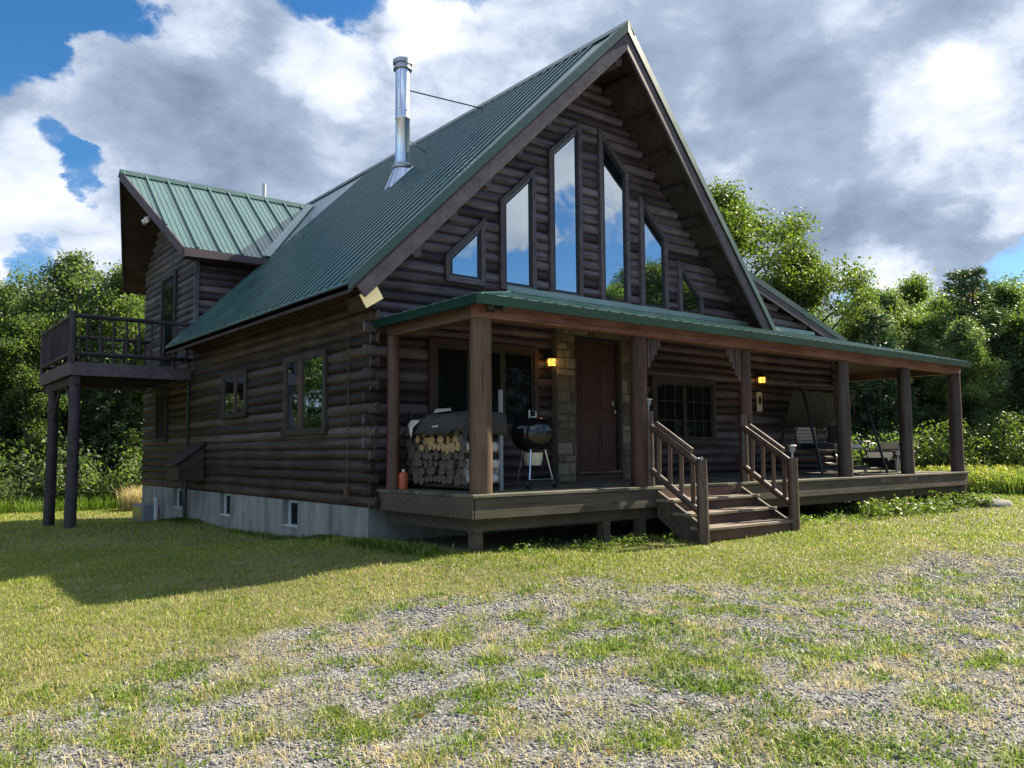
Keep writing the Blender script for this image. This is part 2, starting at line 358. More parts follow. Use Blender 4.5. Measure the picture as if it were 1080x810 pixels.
# ------------------------------------------------------------------ terrain height
HP = np.array([(0,0,-.66),(0,2.9,-.83),(0,4.7,-.87),(0,5.9,-.86),(0,7.8,-.86),(0,9.5,-1.02),(0,11.2,-1.15),(.25,-2,-.67),(2.28,-2,-.70),(3,-3,-.67),(4.85,-3,-.655),
  (6.5,-2.2,-.67),(12.5,-2,-.69),(8.5,-2,-.67),(-2.2,7.6,-.86),(-2.2,9.4,-1.0),(-3.6,-1.2,-.80),(-4.5,2,-.86),(-5.2,-9.6,-.98),(0,-9,-1.0),(6,-9,-.95),(-3,-5,-.90),(2,-5.5,-.9),(-8,0,-.95),
  (15,-8,-.85),(-15,10,-1.2),(-5,14,-1.18),(0,20,-1.2),(5,30,-1.2),(18,0,-.72),(24,3,-.7),(35,8,-.6),(11,6,-.75),(14,12,-.8),(-10,-10,-1.05),(-12,30,-1.2),(5,5,-.8),(10,-5,-.78),(30,-20,-.8),(0,-30,-1.1),(-30,0,-1.2),(30,40,-1)], float)
def hgt(x, y):
    x = np.asarray(x, float); y = np.asarray(y, float); num = np.zeros(x.shape); den = np.zeros(x.shape)
    for px, py, pz in HP:
        wgt = 1/((x-px)**2+(y-py)**2+1.2)**1.8
        num = num+wgt*pz; den = den+wgt
    return num/den + 0.05*(fbm(x*.6, y*.6, 3, 3)-.5) + 0.025*(fbm(x*2.6, y*2.6, 5, 2)-.5)
def grav(x, y):       # 1 = bare gravel, 0 = lawn
    yb = np.interp(x, [-12,-8,-4.4,-3,-1.7,.5,2.5,5,9,13,20], [-6.0,-5.2,-3.9,-3.4,-2.9,-3.6,-4.7,-5.0,-4.8,-4.2,-3.2])
    d = yb-y + 2.2*(fbm(x*1.3, y*1.3, 21, 5)-.5)
    g = sstep(-.35, 1.3, d)
    rgt = sstep(1.0, 6.0, x)
    return g*(1-.30*rgt)*(.55+.45*sstep(0,2.0,d+.6))
def clump(x, y): return .4*fbm(x*2.9, y*2.9, 40, 3)+.6*fbm(x*7.5, y*7.5, 44, 3)
def cover(x, y):      # chance that grass grows here
    g = grav(x, y); c = clump(x, y)
    return np.clip((1-g) + g*sstep(.57, .68, c)*0.75, 0, 1)

# ------------------------------------------------------------------ ground
def ground_mat():
    m, nn, b, t = mat('gravel_and_turf', (0.2, 0.2, 0.2), 0.95)
    tcn = nn('ShaderNodeTexCoord'); P = tcn.outputs['Object']
    at = nn('ShaderNodeAttribute', attribute_name='cover'); cv = at.outputs['Fac']
    v1 = nn('ShaderNodeTexVoronoi', i_Vector=P, i_Scale=42.0); v2 = nn('ShaderNodeTexVoronoi', i_Vector=P, i_Scale=95.0)
    nA = nn('ShaderNodeTexNoise', i_Vector=P, i_Scale=1.1, i_Detail=6.0)
    nB = nn('ShaderNodeTexNoise', i_Vector=P, i_Scale=14.0, i_Detail=6.0, i_Roughness=0.7)
    nC = nn('ShaderNodeTexNoise', i_Vector=P, i_Scale=60.0, i_Detail=4.0, i_Roughness=0.7)
    sep = nn('ShaderNodeSeparateColor', i_0=v1.outputs['Color'])
    gr = ramp3(nn, sep.outputs[0], ((0.0, (0.075, 0.075, 0.08)), (0.5, (0.175, 0.173, 0.177)), (1.0, (0.32, 0.312, 0.305))))
    soil = ramp3(nn, nB.outputs[0], ((0.3, (0.10, 0.085, 0.06)), (0.7, (0.27, 0.23, 0.165))))
    mg = nn('ShaderNodeMix', data_type='RGBA'); t.links.new(mathn(nn, 'MULTIPLY_ADD', nA.outputs[0], 1.8, -0.72, clamp=True), mg.inputs[0]); t.links.new(gr, mg.inputs[6]); t.links.new(soil, mg.inputs[7])
    turf = ramp3(nn, mathn(nn, 'MULTIPLY_ADD', nC.outputs[0], 0.6, mathn(nn, 'MULTIPLY', nB.outputs[0], 0.45)), ((0.3, (0.06, 0.06, 0.022)), (0.55, (0.17, 0.155, 0.062)), (0.8, (0.32, 0.28, 0.14))))
    mm = nn('ShaderNodeMix', data_type='RGBA'); t.links.new(mathn(nn, 'MULTIPLY_ADD', nB.outputs[0], 0.8, mathn(nn, 'MULTIPLY_ADD', cv, 1.3, -0.6), clamp=True), mm.inputs[0]); t.links.new(mg.outputs[2], mm.inputs[6]); t.links.new(turf, mm.inputs[7])
    t.links.new(mm.outputs[2], b.inputs['Base Color'])
    hsum = mathn(nn, 'ADD', mathn(nn, 'MULTIPLY', v1.outputs['Distance'], -0.6), mathn(nn, 'MULTIPLY_ADD', v2.outputs['Distance'], -0.3, mathn(nn, 'MULTIPLY', nC.outputs[0], 0.4)))
    bp = nn('ShaderNodeBump', i_Strength=0.9, i_Distance=0.03, i_Height=hsum); t.links.new(bp.outputs[0], b.inputs['Normal'])
    return m
M_ground = ground_mat()
ax = np.concatenate([np.linspace(-400, -40, 13), np.linspace(-36, -14, 12), np.arange(-12, 22, .16), np.linspace(23, 45, 14), np.linspace(55, 400, 12)])
ay = np.concatenate([np.linspace(-400, -40, 13), np.linspace(-36, -14, 12), np.arange(-12, 26, .16), np.linspace(27, 50, 14), np.linspace(60, 400, 12)])
GX, GY = np.meshgrid(ax, ay); gx, gy = GX.ravel(), GY.ravel()
gz = hgt(gx, gy); nx, ny = len(ax), len(ay)
ii = (np.arange(ny-1)[:, None]*nx + np.arange(nx-1)[None, :]).ravel()
gm = fastmesh('ground', np.stack([gx, gy, gz], 1), np.stack([ii, ii+1, ii+nx+1, ii+nx], 1), M_ground, {'cover': cover(gx, gy)}, smooth=True)
tag(link(gm, 'ground'), kind='structure')

# ------------------------------------------------------------------ house
BASE = Vector((5.5, 5.0, -0.8))
house = tag(empty('log_house', BASE, world=True), 'dark log house with steep green metal roof, six gable windows and a covered front porch', 'house')
XA, ZA, SL = 4.036, 7.29, 1.01                      # ridge x, ridge height, main slope
def zmain(x): return ZA - SL*abs(x-XA)
def zwing(x): return 3.87 - 0.303*(x-8.45)
LY = 11.4; WX = 11.36; CO = 0.155                   # house depth, front width, log course

def log_strip(mb, axis, a, b_, z, pos, out, mi=0):
    """half-round log between a and b_ along axis; pos = outermost plane, out = outward sign"""
    L = b_-a
    if L < 0.05: return
    k = max(2, int(L/0.45)+1); prof = [(-0.5, -0.060), (-0.43, -0.032), (-0.28, -0.010), (-0.02, 0), (0.26, -0.009), (0.42, -0.030), (0.5, -0.060)]
    vs = []; ph = random.uniform(0, 9); amp = 0.006
    for i in range(k):
        u = a+L*i/(k-1); wob = amp*math.sin(u*1.7+ph)+amp*random.uniform(-.7, .7); wz = amp*.8*math.sin(u*1.1+ph*2)
        for pz, pd in prof:
            d = pos + out*(pd + (wob if abs(pz) < .45 else 0))
            zz = z + pz*CO + (wz if abs(pz) < .45 else 0)
            vs.append((u, d, zz) if axis == 'x' else (d, u, zz))
    p = len(prof); fs = [(i*p+j, i*p+j+1, (i+1)*p+j+1, (i+1)*p+j) for i in range(k-1) for j in range(p-1)]
    fs += [tuple(range(p)), tuple((k-1)*p+j for j in range(p-1, -1, -1))]
    mb.add(vs, fs, mi)

# left wall + front wall of logs
wl, wf = MB(), MB()
z0 = -0.252; nlog = 0
while z0 < 3.05:
    zc = z0+CO/2
    log_strip(wl, 'y', 0.0 - (0.0 if nlog % 2 else 0.10), LY, zc, 0.0, -1)
    z0 += CO; nlog += 1
wl.rng(0.05, 0.2, 0.06, LY, -0.25, 3.0)
z0 = -0.252; nlog = 0
while z0 < 7.0:
    zc = z0+CO/2; zt = z0+CO*.5
    half = (ZA-0.22-zt)/SL
    xl, xr = max(0.0, XA-half), min(8.07, XA+half)
    if zt < 3.0: xl = 0.0 - (0.10 if nlog % 2 else 0.0)
    if zt < zwing(WX)-.2: xr = WX + (0.1 if nlog % 2 else 0)
    elif zt < 4.3: xr = max(xr, min(WX, 8.45+(3.87-.2-zt)/0.303))
    if xr > xl+.1: log_strip(wf, 'x', xl, xr, zc, 0.0, -1)
    z0 += CO; nlog += 1
wf.poly([(0.06, .05, -.25), (WX-.02, .05, -.25), (WX-.02, .05, 2.6), (8.6, .05, 3.5), (XA+2.8, .05, 4.2), (XA, .05, 6.95), (0.06, .05, 2.95)], (0, .12, 0))
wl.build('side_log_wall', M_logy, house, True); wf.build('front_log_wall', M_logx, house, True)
# log ends crossing at the corner are in the strips; right and back walls
wr = MB()
z0 = -0.252
while z0 < 2.6: log_strip(wr, 'y', 0.0, LY, z0+CO/2, WX, 1); z0 += CO
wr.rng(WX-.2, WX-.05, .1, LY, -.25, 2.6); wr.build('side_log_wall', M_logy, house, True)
wb = MB().rng(.1, WX-.1, LY-.15, LY, -.25, 3.0); wb.poly([(.1, LY-.15, 3.0), (8, LY-.15, 3.0), (XA, LY-.15, 6.9)], (0, .15, 0)); wb.build('back_wall', M_logx, house)
# corner trim and conduit on the left wall
c = MB().tube([(-0.025, .62, 2.6), (-0.025, .62, 0.02)], 0.008, 6); c.rng(-0.06, -.005, .585, .655, -.10, .03); c.build('conduit', M_redy, house)
c = MB().tube([(-.05, 7.70, 2.45), (-.05, 7.70, -.85)], 0.03, 8); c.tube([(-.05, 8.0, .1), (-.06, 7.9, -.3), (-.06, 7.72, -.85)], .02, 6); c.build('drain_pipe', M_blackm, house)

# foundation with basement windows
fd = MB(); wins = [(2.37, 2.93), (5.33, 5.90), (8.21, 8.85)]; ys = [0.12]
for a, b_ in wins: ys += [a, b_]
ys.append(LY-.05)
for i in range(0, len(ys), 2): fd.rng(0.03, .25, ys[i], ys[i+1], -1.6, -.252)
for a, b_ in wins: fd.rng(.035, .25, a, b_, -1.6, -.665); fd.rng(.2, .25, a, b_, -.665, -.252)
fd.rng(.25, WX-.1, 0.12, .35, -1.6, -.256); fd.rng(WX-.3, WX-.1, .35, LY-.05, -1.6, -.256)
fd.build('foundation', M_conc, house)
for a, b_ in wins:
    fr = MB(); y0, y1 = a+.003, b_-.003
    fr.rng(.12, .185, y0, y0+.05, -.66, -.262); fr.rng(.12, .185, y1-.05, y1, -.66, -.262); fr.rng(.12, .185, y0+.05, y1-.05, -.30, -.262); fr.rng(.04, .185, y0, y1, -.662, -.64)
    f = fr.build('basement_window', M_vinyl, house)
    MB().rng(.15, .16, y0+.05, y1-.05, -.64, -.30).build('pane', M_glassd, f)

# sloping lid chute on the left wall
ch = MB().poly([(-.005, 6.72, -.04), (-.5, 6.72, -.03), (-.5, 6.72, .27), (-.005, 6.72, .64)], (0, .70, 0)); hb = ch.build('chute_box', M_trimd, house, bevel=.006)
MB().poly([(.0, 6.68, .665), (-.56, 6.68, .247), (-.56, 6.68, .28), (.0, 6.68, .70)], (0, .78, 0)).build('chute_lid', M_balc, hb)

# windows
def rect_window_left(y0, y1, z0, z1, mull=(), trim=M_trimd, g=M_glassl, name='window'):
    t_ = .10; fr = MB()
    fr.rng(-.035, .05, y0, y0+t_, z0, z1); fr.rng(-.035, .05, y1-t_, y1, z0, z1); fr.rng(-.035, .05, y0+t_, y1-t_, z1-t_, z1); fr.rng(-.06, .05, y0-.02, y1+.02, z0, z0+t_)
    f = fr.build(name, trim, house, bevel=.005)
    MB().rng(-.008, .004, y0+t_, y1-t_, z0+t_, z1-t_).build('pane', g, f)
    if mull:
        m_ = MB()
        for a, b_ in mull: m_.rng(-.028, .002, a, b_, z0+t_, z1-t_)
        m_.build('mullion', M_riser, f)
    return f
rect_window_left(1.33, 2.86, .75, 2.0, ((2.15, 2.30),))
rect_window_left(4.50, 5.75, 1.12, 1.97, ((5.02, 5.10),))
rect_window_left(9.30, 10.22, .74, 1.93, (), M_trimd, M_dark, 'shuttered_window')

GW = [((1.156, 1.859), (3.293, 3.958)), ((2.144, 2.848), (4.283, 4.948)), ((3.13, 3.845), (5.276, 5.93)),
      ((4.247, 4.952), (5.93, 5.277)), ((5.224, 5.924), (4.94, 4.277)), ((6.219, 6.892), (3.93, 3.299))]
def inset_quad(q, d):
    # q: list of (x,z) ccw ; inset each edge
    out = []; k = len(q)
    for i in range(k):
        p0, p1, p2 = Vector(q[i-1]), Vector(q[i]), Vector(q[(i+1) % k])
        e1, e2 = (p1-p0).normalized(), (p2-p1).normalized(); n1, n2 = Vector((-e1.y, e1.x)), Vector((-e2.y, e2.x))
        a, b_ = p1+n1*d, p1+n2*d
        den = e1.x*e2.y-e1.y*e2.x; s_ = ((b_-a).x*e2.y-(b_-a).y*e2.x)/den
        out.append(a+e1*s_)
    return out
for (xa, xb), (ha, hb_) in GW:
    q = [(xa, 2.912), (xb, 2.912), (xb, hb_), (xa, ha)]; qi = inset_quad(q, .085); fr = MB()
    for i in range(4):
        j = (i+1) % 4
        fr.poly([(q[i][0], -.05, q[i][1]), (q[j][0], -.05, q[j][1]), (qi[j].x, -.05, qi[j].y), (qi[i].x, -.05, qi[i].y)], (0, .10, 0))
    f = fr.build('gable_window', M_trim, house, bevel=.004)
    q2 = inset_quad(q, .082); MB().poly([(p.x, -.012, p.y) for p in q2], (0, .02, 0)).build('pane', M_glass, f)
    sill = MB(); q3 = inset_quad(q, .10)
    for i in range(4):
        j = (i+1) % 4; qa = [Vector(p) for p in q3]; qb = inset_quad([tuple(p) for p in q3], .022)
        sill.poly([(qa[i].x, -.03, qa[i].y), (qa[j].x, -.03, qa[j].y), (qb[j].x, -.03, qb[j].y), (qb[i].x, -.03, qb[i].y)], (0, .017, 0))
    sill.build('sash', M_blackm, f)

def front_window(x0, x1, z0, z1, nsash, gx_=0, gz_=0, trim=M_red, g=M_glassd):
    t_ = .09; fr = MB()
    fr.rng(x0, x0+t_, -.05, .05, z0, z1); fr.rng(x1-t_, x1, -.05, .05, z0, z1); fr.rng(x0+t_, x1-t_, -.05, .05, z1-t_, z1); fr.rng(x0-.02, x1+.02, -.075, .05, z0, z0+t_)
    f = fr.build('porch_window', trim, house, bevel=.004)
    MB().rng(x0+t_, x1-t_, -.010, .004, z0+t_, z1-t_).build('pane', g, f)
    sw = (x1-x0-2*t_)/nsash; ms = MB()
    for i in range(nsash):
        a, b_ = x0+t_+i*sw, x0+t_+(i+1)*sw
        for xx in (a, b_-.05): ms.rng(xx, xx+.05, -.035, -.012, z0+t_, z1-t_)
        ms.rng(a+.05, b_-.05, -.035, -.012, z1-t_-.05, z1-t_); ms.rng(a+.05, b_-.05, -.035, -.012, z0+t_, z0+t_+.05)
        for k in range(1, gx_): ms.rng(a+k*sw/gx_-.01, a+k*sw/gx_+.01, -.022, -.0125, z0+t_+.05, z1-t_-.05)
        for k in range(1, gz_):
            zz = z0+t_+k*(z1-z0-2*t_)/gz_; ms.rng(a+.05, b_-.05, -.0235, -.013, zz-.01, zz+.01)
    ms.build('sash', M_trimd, f)
front_window(.89, 2.87, .75, 2.08, 3, 0, 0, M_trimr)
front_window(5.44, 7.18, .58, 1.78, 2, 3, 3, M_trimd)

# door with stone surround
st_ = MB()
def stones(x0, x1, z0, z1, sz):
    z = z0
    while z < z1-.02:
        h = min(random.uniform(.09, .24)*sz, z1-z)
        if z1-z-h < .06: h = z1-z
        x = x0
        while x < x1-.01:
            wd = min(random.uniform(.12, .38)*sz, x1-x)
            if x1-x-wd < .07: wd = x1-x
            g_ = .007; dp = random.uniform(.115, .145)
            a, b_, c_, d_ = x+g_, x+wd-g_, z+g_, z+h-g_; j = lambda: random.uniform(-.006, .006); kx = .012
            fr_ = [(a+kx+j(), -dp, c_+kx+j()), (b_-kx+j(), -dp, c_+kx+j()), (b_-kx+j(), -dp, d_-kx+j()), (a+kx+j(), -dp, d_-kx+j())]
            bk = [(a, -.10, c_), (b_, -.10, c_), (b_, -.10, d_), (a, -.10, d_)]
            st_.add(fr_+bk, [(0, 1, 2, 3), (0, 4, 5, 1), (1, 5, 6, 2), (2, 6, 7, 3), (3, 7, 4, 0)])
            x += wd
        z += h
stones(3.17, 3.56, 0.0, 2.32, 1.0); stones(4.61, 5.0, 0.0, 2.32, 1.0); stones(3.17, 5.0, 2.32, 2.56, .9)
ms_ = MB().rng(3.175, 3.557, -.112, .02, 0.0, 2.32).rng(4.613, 4.995, -.112, .02, 0, 2.32).rng(3.175, 4.995, -.112, .02, 2.323, 2.555)
so = st_.build('stone_surround', M_stone, house); ms_.build('mortar_joint', M_mortar, so)
dr = MB().rng(3.60, 4.56, -.03, -.005, .16, 2.24)
for a, b_, c_, d_ in ((3.72, 4.02, .32, .98), (4.14, 4.44, .32, .98), (3.72, 4.02, 1.15, 1.95), (4.14, 4.44, 1.15, 1.95)):
    dr.rng(a, b_, -.042, -.0305, c_, d_); dr.rng(a+.05, b_-.05, -.052, -.0425, c_+.05, d_-.05)
do = dr.build('door', M_door, house, bevel=.006)
MB().rng(3.56, 3.60, -.07, -.004, .0, 2.29).rng(4.56, 4.61, -.07, -.004, 0, 2.29).rng(3.60, 4.56, -.07, -.004, 2.245, 2.29).build('door_frame', M_trimd, do)
MB().rng(3.60, 4.56, -.14, -.004, .125, .157).build('threshold', M_tread, do)
MB().rng(3.60, 4.56, -.08, -.004, 0.0, .122).build('kick_board', M_riser, do)
MB().lathe((0, 0, 0), [(.0, 0), (.02, 0), (.012, .02), (.028, .035), (.03, .055), (.0, .07)], 12)
hd = MB().tube([(4.47, -.032, 1.12), (4.47, -.09, 1.12)], [.012, .026], 10); hd.build('door_handle', M_steeld, do); MB().rng(4.452, 4.488, -.046, -.031, 1.22, 1.30).build('deadbolt', M_steeld, do)

# ------------------------------------------------------------------ main roof
def slab(pts, thick, m=0, mb=None, off=0.0):
    mb = mb or MB(); return mb.poly([(p[0], p[1], p[2]+off) for p in pts], (0, 0, -thick), m)
EX = 0.57; EZ = zmain(-EX); EXR = 2*XA+EX
Lp = [(-EX, -.46, EZ), (XA, -.93, ZA), (XA, LY+.5, ZA), (3.3, LY+.5, zmain(3.3)), (3.3, 9.3, zmain(3.3)), (1.45, 7.5, zmain(1.45)), (-EX, 7.5, EZ)]
Rp = [(XA, -.93, ZA), (EXR, -.46, EZ), (EXR, 0.3, EZ), (7.3, 0.3, zmain(7.3)), (7.3, LY+.5, zmain(7.3)), (XA, LY+.5, ZA)]
rw = MB(); slab(Lp, .13, 0, rw, -.035); slab(Rp, .13, 0, rw, -.035)
roof = rw.build('main_roof', M_soffit, house)
ms = MB(); slab([(p[0]-(.02 if i in (0, 6) else 0), p[1], p[2]-(.02 if i in (0, 6) else 0)) for i, p in enumerate(Lp)], .03, 0, ms); slab(Rp, .03, 0, ms)
y = -.30
while y < 7.45:
    ytop = y
    xs = XA-.12
    ms.beam((-EX-.02, y, EZ+.008-.02), (xs, max(y, -.88), zmain(xs)+.008), .045, .038, (-.7, 0, .7)); y += .229
y = -.30
while y < 9: 
    ms.beam((XA+.12, max(y, -.88), zmain(XA+.12)+.008), (min(EXR, 8.6) if y < .3 else 7.2, y, zmain(8.6 if y < .3 else 7.2)+.008), .045, .038, (.7, 0, .7)); y += .229
ms.build('metal_sheet', M_roof, roof)
MB().poly([(XA-.17, -.95, zmain(XA-.17)+.045), (XA, -.96, ZA+.055), (XA, -.96, ZA+.035), (XA-.17, -.95, zmain(XA-.17)+.03)], (0, LY+1.4, 0)).poly([(XA+.17, -.95, zmain(XA+.17)+.045), (XA, -.96, ZA+.055), (XA, -.96, ZA+.035), (XA+.17, -.95, zmain(XA+.17)+.03)], (0, LY+1.4, 0)).build('ridge_cap', M_rooftrim, roof)
# rake trim (green) and rake boards (plum)
rt, rb = MB(), MB()
for sx in (-1, 1):
    xe = -EX if sx < 0 else EXR
    rt.poly([(xe+sx*.015, -.485, EZ+.02), (XA, -.96, ZA+.035), (XA, -.96, ZA-.14), (xe+sx*.015, -.485, EZ-.13)], (0, .02, 0))
    rt.poly([(xe, -.47, EZ+.022), (XA, -.945, ZA+.037), (XA, -.80, ZA+.032), (xe, -.33, EZ+.018)], (0, 0, -.012))
    x1 = xe - sx*.10
    rb.poly([(x1, -.463, zmain(x1)-.165), (XA, -.935, ZA-.165+.0), (XA, -.935, ZA-.43), (x1-sx*.13, -.463, zmain(x1)-.165-.13)], (0, .045, 0))
rt.build('rake_trim', M_raketrim, roof); rb.build('rake_board', M_fascia, roof, bevel=.004)
# soffit box and eave boards on the left
sf = MB().rng(-EX+.05, -.005, .02, 7.5, 2.60, 2.625); sf.rng(-EX+.0, -EX+.047, -.42, 7.5, 2.49+.03, EZ-.062); sf.build('soffit', M_redy, roof)
sf2 = MB().rng(EXR-.5, EXR-.05, -.42, .0, 2.60, 2.625); sf2.build('soffit', M_soffit, roof)
# purlin ends under the rakes
for sx in (-1, 1):
    for k in range(6 if sx < 0 else 8):
        s_ = (k+.55)/6.3 if sx < 0 else (k+.35)/7.6
        x_ = XA + sx*(.25+s_*3.75); zz = zmain(x_)-(.52 if sx < 0 else .235); yo = (-.34 if sx < 0 else -.93+.47*abs(x_-XA)/4.6+.26)
        MB().tube([(x_, .04, zz), (x_, yo, zz)], [.085, .085], 10, wob=.05).build('purlin_end', M_rail if sx < 0 else M_soffit, roof, True)
MB().tube([(XA, .04, ZA-.52), (XA, -.72, ZA-.52)], .10, 10).build('purlin_end', M_logx, roof, True)
# pale beam end under the left eave corner
pb = MB().beam((-.21, .05, 2.475), (-.21, -.36, 2.475), .29, .19, (math.sin(R(-32)), 0, math.cos(R(-32)))); pbo = pb.build('plate_beam', M_logy, roof)
MB().beam((-.21, -.362, 2.475), (-.21, -.376, 2.475), .285, .185, (math.sin(R(-32)), 0, math.cos(R(-32)))).build('cut_beam_end', M_pale, roof)

# stove pipe
PX, PY = 2.35, 3.2; zb = zmain(PX)
sp = MB().lathe((PX, PY, 0), [(.135, zb+.12), (.135, zb+1.05), (.142, zb+1.06), (.142, zb+1.09), (.135, zb+1.10), (.135, 7.62)], 24).build('stove_pipe', M_steel, house, True)
MB().lathe((PX, PY, 0), [(.135, 7.60), (.175, 7.60), (.175, 7.63), (.15, 7.64), (.15, 7.70), (.18, 7.71), (.18, 7.78), (.16, 7.80), (.0, 7.83)], 24).build('pipe_cap', M_steeld, sp, True)
fl = MB(); k = 20; vs = []
for j in range(k):
    t = 2*math.pi*j/k; xx, yy = PX-.06+.30*math.cos(t), PY+.24*math.sin(t); vs.append((xx, yy, zmain(xx)+.01))
for j in range(k):
    t = 2*math.pi*j/k; vs.append((PX+.15*math.cos(t), PY+.15*math.sin(t), zb+.16))
fl.add(vs, [(j, (j+1) % k, (j+1) % k+k, j+k) for j in range(k)]).build('flashing_cone', M_steel, sp, True)
MB().lathe((PX, PY, 0), [(.137, zb+.14), (.185, zb+.12), (.19, zb+.17), (.137, zb+.22)], 24).build('storm_collar', M_steeld, sp, True)
MB().tube([(PX+.13, PY, 7.25), (3.72, 2.55, zmain(3.72)+.03)], .012, 6).tube([(PX+.13, PY+.03, zb+1.0), (PX+.14, PY+.03, zb+.2)], .012, 6).tube([(PX+.14, PY, zb+.7), (PX+.5, PY-.05, zmain(PX+.5)+.02)], .010, 6).build('stay_rod', M_blackm, sp)
MB().tube([(2.6, 10.6, 6.1), (2.6, 10.6, 7.45)], .05, 12).build('vent_pipe', M_vinyl, house, True)

# ------------------------------------------------------------------ wing roof on the right and its rake
W0 = 7.0
wg = MB(); pw = [(W0, -.12, zwing(W0)), (11.72, -.12, zwing(11.72)), (11.72, LY, zwing(11.72)), (W0, LY, zwing(W0))]
slab(pw, .12, 0, wg, -.035); wro = wg.build('wing_roof', M_soffit, house)
m2 = MB(); slab(pw, .03, 0, m2)
y = 0.1
while y < LY: m2.beam((W0+.1, y, zwing(W0+.1)+.008), (11.72, y, zwing(11.72)+.008), .045, .038); y += .229
m2.rng(0, 0, 0, 0, 0, 0) if False else None
m2.build('metal_sheet', M_roof, wro)
MB().poly([(W0, -.14, zwing(W0)+.025), (11.74, -.14, zwing(11.74)+.025), (11.74, -.14, zwing(11.74)-.10), (W0, -.14, zwing(W0)-.10)], (0, .018, 0)).build('rake_trim', M_rooftrim, wro)
MB().poly([(W0, -.125, zwing(W0)-.103), (11.70, -.125, zwing(11.7)-.103), (11.70, -.125, zwing(11.7)-.26), (W0, -.125, zwing(W0)-.26)], (0, .04, 0)).build('rake_board', M_fascia, wro)

# ------------------------------------------------------------------ dormer with balcony
DY0, DY1, DRY, DRZ, DSL = 7.53, 11.5, 9.61, 6.74, 0.865
def zd(y): return DRZ-DSL*abs(y-DRY)
wd_ = MB()
z0 = 2.2
while z0 < 6.4:
    half = (DRZ-.2-z0-CO/2)/DSL; a, b_ = max(DY0, DRY-half), min(DY1, DRY+half)
    if b_ > a+.1: log_strip(wd_, 'y', a, b_, z0+CO/2, 0.0, -1)
    z0 += CO
wd_.poly([(.05, DY0+.05, 2.2), (.05, DY1, 2.2), (.05, DY1, zd(DY1)-.2), (.05, DRY, DRZ-.25), (.05, DY0+.05, zd(DY0)-.2)], (.12, 0, 0))
wdo = wd_.build('dormer_gable_wall', M_logdx, house, True)
ws = MB(); z0 = 2.9
while z0 < zd(DY0)-.1:
    xr = (z0-ZA+SL*XA)/SL
    log_strip(ws, 'x', 0.0, max(.3, xr+.3), z0+CO/2, DY0, -1); z0 += CO
ws.poly([(.0, DY0+.05, 2.7), (2.3, DY0+.05, zd(DY0)-.1), (.0, DY0+.05, zd(DY0)-.1)], (0, .1, 0)); ws.build('dormer_side_wall', M_logx, house, True)
MB().rng(-.03, .06, DY0-.03, DY0+.04, 2.2, zd(DY0)-.12).build('corner_board', M_logdx, house)
EY = 7.17; EZD = zd(EY); FY = 2*DRY-EY
xv = lambda z: XA-(ZA-z)/SL
Dn = [(-.36, EY, EZD), (-1.05, DRY, DRZ), (xv(DRZ), DRY, DRZ), (xv(EZD), EY, EZD)]
Df = [(-1.05, DRY, DRZ), (-.36, FY, EZD), (xv(EZD), FY, EZD), (xv(DRZ), DRY, DRZ)]
dw = MB(); slab(Dn, .12, 0, dw, -.035); slab(Df, .12, 0, dw, -.035); dro = dw.build('dormer_roof', M_soffit, house)
dm = MB(); slab(Dn, .03, 0, dm, 0.004); slab(Df, .03, 0, dm, 0.004)
def dx_front(y): return -.36 + (-1.05+.36)*(y-EY)/(DRY-EY)
def rib(x, wdt, ht, mi):
    # rib running down the near slope at constant x
    ya = EY if x > -.36 else EY + (x+.36)/(-.69)*(DRY-EY)
    z_end = ZA-SL*(XA-x)
    yb = DRY-.06
    if x > xv(EZD): ya = EY+(zmain(x)-EZD)/DSL + .03
    if yb-ya < .1: return
    dm.beam((x, ya, zd(ya)+.004+ht*.4), (x, yb, zd(yb)+.004+ht*.4), wdt, ht, (0, -.65, .75), mi)
k = 0; x = -1.0
while x < 3.4:
    if k % 4 == 0: rib(x, .038, .055, 0)
    else: rib(x, .018, .012, 0)
    x += .115; k += 1
dm.build('metal_sheet', M_roof, dro)
MB().poly([(-1.07, DRY-.16, DRZ-.10), (-1.07, DRY, DRZ+.05), (-1.07, DRY+.16, DRZ-.10), (-1.07, DRY, DRZ+.02)], (4.6, 0, 0)).build('ridge_cap', M_rooftrim, dro)
dt = MB()
for (ya, sgn) in ((EY, -1), (FY, 1)):
    dt.poly([(-.385, ya, EZD+.02), (-1.075, DRY, DRZ+.03), (-1.075, DRY, DRZ-.20), (-.385, ya, EZD-.19)], (.03, 0, 0))
dt.poly([(-.36, EY-.012, EZD+.012), (xv(EZD)+.1, EY-.012, EZD+.012), (xv(EZD)+.1, EY-.012, EZD-.12), (-.36, EY-.012, EZD-.17)], (0, .02, 0))
dt.build('fascia', M_fascia, dro)
MB().rng(-.30, 1.3, EY+.03, DY0-.01, EZD-.16, EZD-.14).build('soffit', M_soffit, dro)
# pale valley flashing on the near valley
vp0, vp1 = Vector((xv(EZD), EY, EZD+.05)), Vector((xv(DRZ), DRY, DRZ+.05))
MB().poly([vp0+Vector((-.16, 0, .03)), vp1+Vector((-.14, 0, .01)), vp1+Vector((.06, 0, .05)), vp0+Vector((.04, 0, .03))], (0, 0, -.012)).build('valley_flashing', M_valley, dro)
# dormer door
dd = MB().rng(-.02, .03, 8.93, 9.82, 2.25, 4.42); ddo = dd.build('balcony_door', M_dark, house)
MB().rng(-.05, .04, 8.83, 8.93, 2.25, 4.52).rng(-.05, .04, 9.82, 9.92, 2.25, 4.52).rng(-.05, .04, 8.93, 9.82, 4.42, 4.52).build('door_frame', M_trimd, ddo)
MB().rng(-.028, -.021, 9.05, 9.70, 2.5, 4.3).build('pane', M_glassd, ddo)

